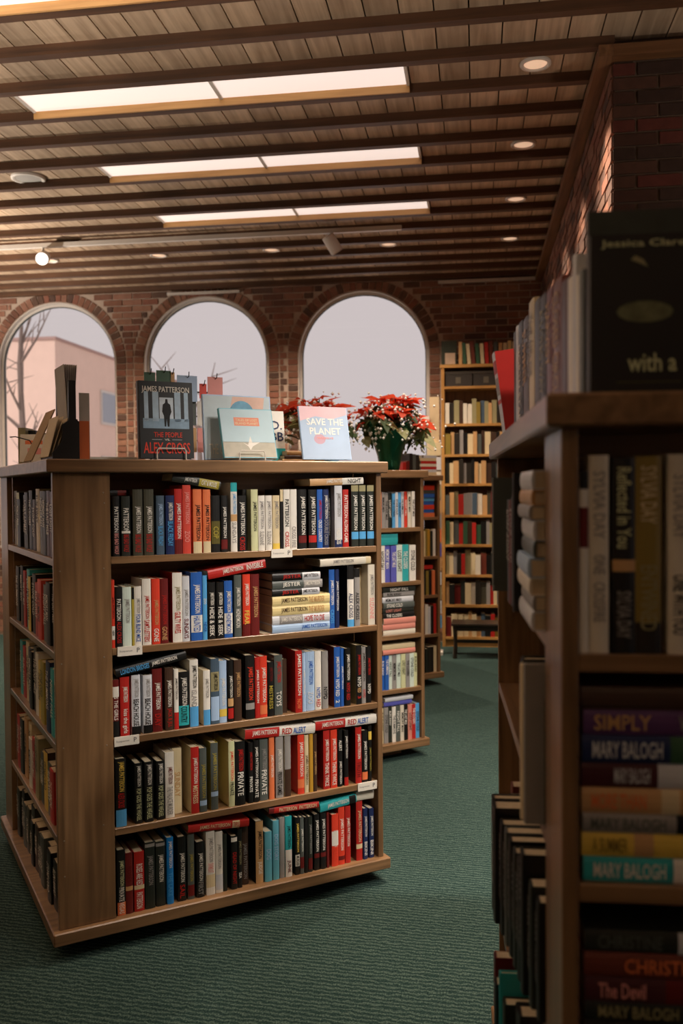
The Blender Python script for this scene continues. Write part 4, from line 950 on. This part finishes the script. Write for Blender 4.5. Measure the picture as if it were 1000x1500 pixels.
# ------------------------------------------------------------------ display on top of the large bookcase
ZT = 1.667
def onM(u, b, z=0): return MM @ T((u, b, ZT+z))
G5 = 'books displayed on top of the large bookcase'
def facing(u, b, w, h, th, tilt, c, lb, turn=0, pages=None):
    """cover-out book, leaning back by tilt"""
    Mx = onM(u, b, th*math.sin(tilt)+.0052) @ Rz(turn) @ Rx(-tilt) @ T((0, 0, 0)) @ FACE @ T((-th, 0, 0))
    return book(Mx, th, h, w, c, None, '', lb, G5, pages=pages), th
def wire_stand(u, b, w, h, lb, turn=0):
    o = empty('wire_book_stand', onM(u, b) @ Rz(turn)); tag(o, lb, 'stand', 'white wire book stands')
    r = .0022
    MB().tube([(0, 0, .002), (0, 0, h*.8), (.006, 0, h), (w-.006, 0, h), (w, 0, h*.8), (w, 0, .002)], r, 6).build('front_loop', white_metal, o)
    for x in (0, w): MB().tube([(x, .002, .0024), (x, .09, .0024)], r, 6).build('leg', white_metal, o)
    return o
b1, th = facing(.327, .07, .197, .272, .034, .06, 'K', 'dark thriller hardback with red and cream title facing out')
for (y0, y1) in ((.02, .035), (.05, .072), (.13, .152), (.165, .18)): cover_poly(b1, th, [(y0, .13), (y1, .13), (y1, .235), (y0, .235)], mat('cover_columns', (172, 196, 214), .5, .25, 40))
cover_poly(b1, th, [(.015, .105), (.182, .105), (.182, .14), (.015, .14)], mat('cover_steps', (140, 168, 190), .5, .35, 40))
cover_poly(b1, th, [(.075, .14), (.125, .14), (.125, .215), (.075, .215)], mat('cover_door', (206, 220, 230), .5, .3, 40), .0004)
cover_poly(b1, th, [(.092, .112), (.097, .112), (.1, .14), (.103, .112), (.109, .112), (.112, .15), (.118, .165), (.114, .19), (.106, .196), (.104, .21), (.097, .21), (.095, .196), (.087, .19), (.084, .165), (.09, .15)], ink('K'), .0008)
for s, c, y0, y1, z0, z1 in (('JAMES PATTERSON', 'W', .012, .185, .228, .254), ('THE PEOPLE', 'ro', .052, .155, .074, .092), ('VS.', 'W', .09, .11, .062, .069), ('ALEX CROSS', 'ro', .014, .183, .016, .056)): cover_text(b1, s, th, c, y0, y1, z0, z1)
for y in (.045, .118): cover_poly(b1, th, [(y, .065), (y+.036, .065), (y+.036, .0662), (y, .0662)], ink('pw'))
wire_stand(.385, .058, .105, .042, 'white wire stand in front of the dark thriller hardback')
b2, th = facing(.592, .15, .275, .245, .016, .10, 'pb', 'large pale picture book with a planet behind the small one')
skyish = mat('cover_sky', (186, 200, 204), .5, .25, 12); cover_poly(b2, th, [(.004, .004), (.271, .004), (.271, .241), (.004, .241)], skyish)
cover_poly(b2, th, [(.10, .15), (.24, .17), (.25, .24), (.12, .24)], mat('cover_cloud', (214, 176, 158), .5, .25, 14), .0007)
cover_poly(b2, th, [(.155+.05*math.cos(a), .175+.05*math.sin(a)) for a in [2*math.pi*k/24 for k in range(24)]], mat('cover_globe', (96, 150, 176), .5, .45, 30), .0009)
cover_text(b2, 'THE GIANT', th, 'W', .02, .12, .02, .06)
b3, th = facing(.63, .05, .212, .193, .018, .30, 'tl', 'small pale blue book with orange label on wire stand')
cover_poly(b3, th, [(.003, .06), (.209, .06), (.209, .19), (.003, .19)], mat('cover_sky2', (170, 194, 202), .5, .15, 10))
cover_poly(b3, th, [(.003, .003), (.209, .003), (.209, .062), (.003, .062)], mat('cover_sand', (170, 164, 146), .5, .25, 30))
cover_poly(b3, th, [(.055, .125), (.155, .125), (.155, .158), (.055, .158)], mat('cover_label', (214, 128, 96), .5, .1), .0008)
cover_text(b3, 'TALES OF LOST', th, 'cr', .062, .148, .143, .152); cover_text(b3, 'ISLAND PLANET', th, 'cr', .06, .15, .13, .139)
cover_poly(b3, th, [(.08, .06), (.1, .05), (.112, .085), (.118, .06), (.15, .062), (.118, .045), (.108, .03), (.1, .045)], ink('W'), .0009)
wire_stand(.685, .035, .10, .036, 'white wire stand in front of the small pale blue book')
b4, th = facing(.945, .045, .212, .208, .012, .2, 'pb', 'pale pink and blue book with big white capitals', turn=.02)
cover_poly(b4, th, [(.003, .003), (.209, .003), (.209, .209), (.003, .209)], mat('cover_pastel', (158, 178, 202), .5, .2, 9))
cover_poly(b4, th, [(.003, .15), (.07, .17), (.14, .16), (.209, .18), (.209, .209), (.003, .209)], mat('cover_pastel_pink', (206, 172, 178), .5, .15, 14), .0006)
cover_poly(b4, th, [(.08+.025*math.cos(a), .08+.02*math.sin(a)) for a in [2*math.pi*k/16 for k in range(16)]], mat('cover_pastel_dot', (180, 146, 160), .5, .15, 14), .0006)
cover_text(b4, 'SAVE THE', th, 'W', .03, .19, .135, .162); cover_text(b4, 'PLANET', th, 'W', .04, .175, .098, .125); cover_text(b4, 'PRESERVE', th, 'pk', .07, .14, .08, .088)
b5, th = facing(.84, .25, .125, .2, .02, .12, 'W', 'white book with big dark letters and teal foot', turn=-.05)
cover_poly(b5, th, [(0, 0), (.125, 0), (.125, .05), (0, .05)], ink('te'))
cover_text(b5, 'D.', th, 'nv', .07, .115, .125, .16); cover_text(b5, 'BB', th, 'nv', .065, .12, .08, .115)
for k, (c, t) in enumerate((('tan', .014), ('br', .014), ('tan', .016))):
    book(onM(.93+.01*k, .20, .0002+[0, .0146, .0292][k]) @ T((.14, 0, 0)) @ LIEM, t, .14, .11, c, None, '', '%s thin book lying flat, %s, behind the white capitals book' % (PAL[c][1], ['lowest', 'middle', 'uppermost'][k]), G5)
# rack of bookmarks
rk = empty('bookmark_rack', onM(.50, .42)); tag(rk, 'dark wire rack hung with colourful cards behind the display books', 'rack')
MB().box(0, .30, 0, .16, 0, .012).build('base', dark_metal, rk)
for x in (.01, .15, .29): MB().tube([(x, .14, .012), (x, .14, .36)], .004, 6).build('upright', dark_metal, rk)
for z in (.1, .2, .3): MB().tube([(.01, .136, z), (.29, .136, z)], .003, 6).build('crossbar', dark_metal, rk)
for k in range(12):
    x = .012+.046*(k % 6); zc = .05+.11*(k//6); rg = random.Random(k)
    c = ['D', 'gy', 'K', 'tan', 'pk', 'gn', 'K', 'cr', 'R', 'gg', 'W', 'te'][k]
    boxo('card', x, x+.04, .10+.004*(k % 3), .104+.004*(k % 3), zc, zc+.10, cm(c), rk)
for x, w, z, h, c in ((-.03, .045, .3, .065, 'gn'), (.02, .06, .305, .07, 'gn'), (.075, .02, .3, .07, 'tan'), (.105, .085, .255, .105, 'pb'), (.2, .03, .27, .06, 'ro'), (.235, .065, .275, .085, 'pk')):
    boxo('card', x, x+w, .085, .088, z, z+h, cm(c), rk); MB().tube([(x+w*.5, .09, z+h-.01), (x+w*.55, .075, z+h-.004), (x+w*.5, .06, z+h+.012)], .002, 5).build('hook', dark_metal, rk)
# stepped leaflet holder
lh = empty('leaflet_holder', onM(.028, .045)); tag(lh, 'black stepped leaflet holder with papers at the corner', 'holder')
def prism(name, pts, y0, y1, m, par):
    n_ = len(pts); v = [(x, y0, z) for x, z in pts]+[(x, y1, z) for x, z in pts]
    f = [tuple(range(n_)), tuple(reversed(range(n_, 2*n_)))]+[(i, n_+i, n_+(i+1) % n_, (i+1) % n_) for i in range(n_)]
    return link(name, mesh(name, v, f, m), par)
prism('side', [(0, .001), (.088, .001), (.088, .125), (.078, .135), (.078, .262), (.055, .262), (.054, .13), (.034, .115), (.032, .06), (0, .02)], 0, .02, black_plastic, lh)
prism('side', [(0, .001), (.088, .001), (.088, .125), (.078, .135), (.078, .262), (.055, .262), (.054, .13), (.034, .115), (.032, .06), (0, .02)], .2, .22, black_plastic, lh)
MB().box(.08, .088, .02, .2, .001, .12).box(.0, .088, .02, .2, .001, .01).build('tray', black_plastic, lh)
for k in range(7): MB().box(0, .0015, .03, .19, 0, .2, T((.056+.003*k, 0, .12)) @ Ry(-.05+.02*k)).build('leaflet', mat('leaflet_grey', (170, 164, 156), .7), lh)
for k in range(5): MB().box(0, .0015, -.06, .1, 0, .14, T((-.01+.009*k, .08, .01)) @ Ry(.25+.05*k)).build('leaflet', mat('leaflet_cream', (190, 172, 140), .7), lh)
o = MB().box(0, .004, 0, .17, 0, .2, onM(.0, .285, .004) @ Ry(.42)).build('card_board', mat('kraft_board', (150, 122, 86), .8, .2)); tag(o, 'brown kraft board leaning behind the black leaflet holder', 'board')
o = empty('booklet', onM(.122, .07)); tag(o, 'narrow grey and orange booklet beside the black leaflet holder', 'booklet')
boxo('back_cover', 0, .034, 0, .004, .0005, .225, mat('booklet_grey', (176, 168, 158), .6, .1), o); boxo('front_pocket', -.002, .031, -.006, -.0004, .0005, .13, mat('booklet_orange', (206, 104, 50), .6, .1), o)
o = empty('paper_pile', onM(.16, .22)); tag(o, 'low pile of white papers left of the dark thriller hardback', 'paper')
for k in range(4): boxo('sheet', .002*k, .21-.003*k, .002*k, .2, .0005+.004*k, .004+.004*k, page_w, o)
o = MB().tube([(0, 0, .001), (.02, 0, .05), (.0, 0, .085), (-.05, 0, .098), (-.07, 0, .096)], .002, 6).build('wire_hook', dark_metal); o.matrix_world = onM(.03, .5); tag(o, 'thin bent wire rising beside the leaflet holder', 'wire')
b6, th = facing(.01, .62, .10, .11, .012, .2, 'cw', 'little white booklet with pinkish print at far left', turn=-.35)
cover_poly(b6, th, [(.02, .07), (.085, .07), (.085, .085), (.02, .085)], ink('or')); cover_poly(b6, th, [(.03, .03), (.08, .03), (.08, .055), (.03, .055)], ink('pk'))
for k, c in enumerate(('olt', 'K', 'gg', 'cr')):
    book(onM(.03+.04*k, .78, 0) @ Rz(-.5), .03, .15-.01*k, .1, c, None, '', '%s small book, %s of four at the far left corner' % (PAL[c][1], ORD[k]), G5)
o = empty('cup', onM(1.19, .28)); tag(o, 'small blue cup peeping out beside the poinsettia foil', 'cup')
MB().lathe([(.0005, .0005), (.03, .0005), (.036, .07), (.033, .07), (.027, .006), (.0005, .006)], 20).build('body', cm('lb'), o, smooth=True)
MB().tube([(.034, 0, .055), (.055, 0, .05), (.055, 0, .025), (.031, 0, .018)], .004, 8).build('handle', cm('lb'), o, smooth=True)

# ------------------------------------------------------------------ poinsettias on the second bookcase
def leaf_mesh(name, L, W_, m, fold=.25, droop=.25):
    v = []; f = []; xs = [0, .18, .42, .68, 1]; ws = [.03, .62, 1, .62, .0]
    for x, w in zip(xs, ws):
        z = -droop*L*x*x
        v += [(x*L, -w*W_/2, z+fold*w*W_/2), (x*L, 0, z), (x*L, w*W_/2, z+fold*w*W_/2)]
    for i in range(4):
        a = 3*i; f += [(a, a+3, a+4, a+1), (a+1, a+4, a+5, a+2)]
    return mesh(name, v, f, m, smooth=True)
red_l = mat('bract_red', (216, 84, 58), .6, .25, 25, .3, rnd=.25); grn_l = mat('leaf_green', (66, 88, 58), .6, .3, 25, .3, rnd=.3); pale_l = mat('leaf_pale', (160, 166, 122), .6, .25, 25, .3, rnd=.2)
def translucent(m, rgb, fac=.45):
    nt = m.node_tree; b = nt.nodes['Principled BSDF']; o = nt.nodes['Material Output']; t = nt.nodes.new('ShaderNodeBsdfTranslucent'); x = nt.nodes.new('ShaderNodeMixShader')
    t.inputs['Color'].default_value = lin(rgb); x.inputs[0].default_value = fac
    nt.links.new(b.outputs[0], x.inputs[1]); nt.links.new(t.outputs[0], x.inputs[2]); nt.links.new(x.outputs[0], o.inputs['Surface'])
translucent(red_l, (236, 96, 64)); translucent(grn_l, (96, 120, 70), .3); translucent(pale_l, (190, 196, 140))
foil = mat('foil_green', (14, 92, 66), .22, .3, 30, .8, metal=.65); foil_t = mat('foil_tan', (150, 116, 62), .3, .3, 30, .8, metal=.5)
bracts = [leaf_mesh('bract', .11, .062, red_l), leaf_mesh('bract', .085, .05, red_l, .35, .4), leaf_mesh('bract', .12, .07, red_l, .15, .1)]
leaves = [leaf_mesh('leaf', .12, .07, grn_l), leaf_mesh('leaf', .10, .06, grn_l, .3, .45)]; pales = [leaf_mesh('leaf', .13, .085, pale_l, .2, .15)]
def poinsettia(Mx, lb, fm, seed, wide, heads, foilh=.26, off=(0, 0), lo=-9, hi=9):
    rg = random.Random(seed); o = empty('potted_poinsettia', Mx); tag(o, lb, 'plant', 'potted poinsettias')
    n_ = 40; v = []; f = []; prof = [(.055, .0005), (.062, .03), (.072, .09), (.092, .15), (.13, .21), (.155, foilh)]
    for j, (r, z) in enumerate(prof):
        for k in range(n_):
            a = 2*math.pi*k/n_; wv = 1+.05*math.sin(a*10+j)*(j/5)+(.10*math.sin(a*4+.6) if j > 3 else 0); zz_ = z+(.03*math.sin(a*4+.6) if j == 5 else 0)
            v.append((r*wv*math.cos(a), r*wv*math.sin(a), zz_))
    for j in range(5):
        for k in range(n_): f.append((j*n_+k, j*n_+(k+1) % n_, (j+1)*n_+(k+1) % n_, (j+1)*n_+k))
    f.append(tuple(reversed(range(n_))))
    link('foil_wrap', mesh('foil_wrap', v, f, fm, smooth=True), o)
    MB().lathe([(.0005, .15), (.088, .15)], 20).build('soil', mat('soil', (50, 38, 30), .95), o)
    st = MB(); hp = []
    for k in range(heads):
        a = 2.4*k; rr = wide*math.sqrt((k+.5)/heads); p = Vector((min(max(off[0]+rr*math.cos(a), lo+.04), hi-.04), off[1]+rr*math.sin(a)*.8, .33+rg.uniform(.0, .13)-.28*(rr/wide)**2*.35)); hp.append(p)
        MB().tube([(.02*math.cos(a), .02*math.sin(a), .15), (p.x*.5, p.y*.5, .26), tuple(p)], [.006, .005, .003], 6).build('stem', mat('stem_green', (72, 84, 50), .7), o)
    dots = MB()
    def put(nm, me, Mx_):
        xs = [(Mx_ @ v_.co).x for v_ in me.vertices]
        if min(xs) > lo and max(xs) < hi: link(nm, me, o, Mx_)
    for p in hp:
        redh = rg.random() < .72
        for k in range(7 if redh else 3):
            a = 2*math.pi*k/7+rg.uniform(-.25, .25); me = rg.choice(bracts if redh else bracts[1:2])
            put('bract', me, T(p) @ Rz(a) @ Ry(rg.uniform(-.5, .35)) @ Rx(rg.uniform(-.4, .4)) @ Matrix.Scale(rg.uniform(.75, 1.1), 4))
        for k in range(6):
            a = 2*math.pi*k/6+rg.uniform(-.4, .4); me = rg.choice(leaves if rg.random() < .8 else pales)
            put('leaf', me, T(p-Vector((0, 0, rg.uniform(.02, .09)))) @ Rz(a) @ Ry(rg.uniform(-.1, .7)) @ Rx(rg.uniform(-.4, .4)) @ Matrix.Scale(rg.uniform(.75, 1.1), 4))
        for k in range(16):
            q = p+Vector((rg.gauss(0, .07), rg.gauss(0, .05)-.05, rg.uniform(-.17, .03))); s_ = rg.uniform(.005, .0125); q.x = min(max(q.x, lo+.02), hi-.02); b0 = len(dots.v)
            dots.v += [tuple(q+Vector(d)*s_) for d in ((1, 0, 0), (0, 1, 0), (-1, 0, 0), (0, -1, 0), (0, 0, 1), (0, 0, -1))]
            dots.f += [tuple(b0+i for i in t_) for t_ in ((0, 1, 4), (1, 2, 4), (2, 3, 4), (3, 0, 4), (1, 0, 5), (2, 1, 5), (3, 2, 5), (0, 3, 5))]
    d = dots.build('white_blossoms', mat('blossom_white', (236, 236, 230), .5, .03), o); d['kind'] = 'stuff'
def onN(u, b, z=0): return NM @ T((NW-u, b, ZT+z))
poinsettia(onN(.14, .20), 'red poinsettia in shiny green foil pot', foil, 5, .215, 22, off=(.0, 0), lo=-.205)
poinsettia(onN(.565, .30), 'red poinsettia in tan foil partly hidden behind the display books', foil_t, 9, .24, 22, off=(.0, .03), hi=.2)
# things on the third bookcase
def onP(u, b, z=0): return PM @ T((NW-u, b, ZT+z))
SINK = FAR
GP = 'books on top of the third bookcase'
z = 0
for k, c in enumerate(('cr', 'pw', 'R', 'cw', 'R', 'cr', 'pw')):
    book(onP(.025, .06, z+.0003) @ LIEM, .022, .15+.01*(k % 2), .12, c, None, '', '%s book, %s from bottom of low stack atop third bookcase' % (PAL[c][1], ORD[k]), GP); z += .0224
for k, (c, h) in enumerate((('R', .1), ('D', .11), ('K', .17), ('gg', .165), ('bk2', .16))):
    book(onP(.34-.031*k, .07), .03, h, .12, c, None, '', '%s small upright book, %s from left atop third bookcase' % (PAL[c][1], ORD[k]), GP)
SINK = None
mz = empty('magazine', onP(.39, .3) @ Rx(-.12)); tag(mz, 'pink and lilac magazine standing atop third bookcase', 'magazine')
boxo('cover', 0, .22, 0, .004, .0005, .47, mat('magazine_pink', (206, 158, 176), .5, .25, 8), mz); boxo('photo', .02, .2, -.001, -.0002, .06, .28, mat('magazine_lilac', (150, 120, 168), .5, .35, 14), mz); boxo('title_band', .02, .2, -.001, -.0002, .38, .44, mat('magazine_salmon', (214, 120, 108), .5, .2, 20), mz)

# ------------------------------------------------------------------ tall bookcase against the back wall
FX0, FX1, FY0, FY1 = -.335, .55, 8.92, 9.17
fc = empty('tall_bookcase', loc=(FX0, FY0, 0)); tag(fc, 'tall oak bookcase against the brick wall at the aisle end', 'bookcase')
FW, FD = FX1-FX0, FY1-FY0; FZ = [2.559, 2.194, 1.894, 1.608, 1.301, 1.011, .713, .418, .1]
boxo('side_panel', 0, .03, 0, FD, 0, 2.74, oak_z, fc); boxo('side_panel', FW-.03, FW, 0, FD, 0, 2.74, oak_z, fc)
boxo('top_board', -.012, FW+.012, -.012, FD, 2.74, 2.77, oak_x, fc); boxo('back_panel', .03, FW-.03, FD-.01, FD, .1, 2.74, wood('oak_back', (92, 62, 34), (134, 96, 56), 2), fc); boxo('plinth', .03, FW-.03, .02, .04, 0, .08, oak_x, fc)
for zz in FZ: boxo('shelf', .03, FW-.03, .002, FD-.01, zz-.025, zz, oak_x, fc)
SINK = FAR
FF = T((FX0, FY0, 0)); GF = 'faded books on the tall far bookcase'
pal = ['cr', 'tan', 'gn', 'rb', 'gg', 'br', 'cr', 'cw', 'og', 'R', 'ol', 'K', 'sb', 'cr', 'tan', 'gy', 'bk2', 'olt', 'D', 'kg']
FR = ['second', 'third', 'fourth', 'fifth', 'sixth', 'seventh', 'eighth', 'ninth']
for r in range(1, 9):
    rg = random.Random(50+r); seq = [rg.choice(pal) for _ in range(19 if r < 8 else 17)]
    row(FF, .036, FW-.04, FZ[r], seq, (.19, .24), lambda i, c, r=r: '%s faded book, %s from left on %s shelf of tall far bookcase' % (c, ORD[i], FR[r-1]), GF, dv=(.0, .03), wr_=(.028, .055), dr=(.12, .17), seed=60+r, maxh=FZ[r-1]-FZ[r]-.035 if r > 0 else .2)
for k in range(3):
    bx_ = empty('storage_box', loc=(FX0+.04+k*.27, FY0+.03, 2.559)); tag(bx_, 'dark storage box, %s of three on top shelf of tall far bookcase' % ORD[k], 'box', 'storage boxes')
    boxo('carton', 0, .26, 0, .18, .0003, .12, mat('box_dark', (52, 46, 40), .7), bx_); boxo('lid', -.003, .263, -.004, .184, .12, .15, mat('box_lid', (60, 54, 46), .7), bx_); boxo('name_card', .1, .15, -.003, -.0005, .03, .09, mat('box_card', (96, 88, 74), .7), bx_)
for k, (c, a, h) in enumerate((('tan', 0, .22), ('gn', .12, .21), ('cr', .16, .2), ('rb', .2, .22), ('gn', .14, .2), ('cr', .12, .2), ('R', .1, .21), ('rb', .1, .22), ('gg', .05, .21), ('tan', .0, .2), ('cr', 0, .2), ('yc', 0, .22), ('cr', 0, .21), ('olt', 0, .22), ('tan', 0, .21))):
    book(T((FX0+.17+.043*k+.0, FY0+.02, 2.7712)) @ T((.0, 0, 0)) @ Ry(-a*.5) , .034, h, .14, c, None, '', '%s book, %s in the row on top of tall far bookcase' % (PAL[c][1], ORD[k]), GF)
SINK = None
mb, ix_, ms = FAR
o = link('shelved_books', mesh('shelved_books', mb.v, mb.f, ms, ix_)); tag(o, 'rows of faded books on third bookcase and tall far bookcase', 'books'); o['kind'] = 'stuff'
pf = empty('picture_frame', loc=(FX0+.0, FY0+.12, 2.7712)); tag(pf, 'dark green framed picture standing on top of tall far bookcase', 'picture')
MB().box(0, .15, 0, .02, 0, .25).build('frame', mat('frame_green', (52, 58, 44), .6), pf); boxo('print', .035, .135, -.003, -.0003, .02, .13, mat('frame_print', (206, 182, 158), .6, .2), pf)
# bench in front of it
bn = empty('low_bench', loc=(-.02, 8.42, 0)); tag(bn, 'dark low wooden step bench before the tall far bookcase', 'bench')
dk = wood('bench_wood', (30, 24, 18), (56, 44, 34), 0)
bevelled('seat', -.21, .36, -.13, .14, .30, .325, dk, bn, .006)
boxo('apron', -.19, .34, -.115, -.1, .255, .3, dk, bn); boxo('stretcher', -.17, .32, -.02, .0, .13, .16, dk, bn)
for x in (-.19, .31):
    for y in (-.12, .1): MB().tube([(x+.01, y+.01, 0), (x+.015, y+.01, .15), (x+.01, y+.01, .3)], [.02, .014, .018], 8).build('leg', dk, bn)
# display column left of the tall bookcase
dc = empty('display_column', loc=(-.40, 8.5, 0)); tag(dc, 'narrow upright card display between third bookcase and tall bookcase', 'display')
boxo('base', -.06, .085, -.05, .1, 0, .03, white_metal, dc); boxo('back_board', -.03, .06, .02, .04, .03, 2.42, mat('board_beige', (186, 164, 130), .7), dc)
for k, c in enumerate(('lb', 'pw', 'olt', 'pw', 'tan', 'vi', 'or', 'gy', 'tan', 'olt', 'cw', 'pw', 'cr')):
    boxo('card', -.05+.004*(k % 3), .075, -.01, .018, .25+.135*k, .25+.135*k+.12, cm(c), dc)
boxo('arm', -.12, -.03, .0, .04, 2.2, 2.24, white_metal, dc)
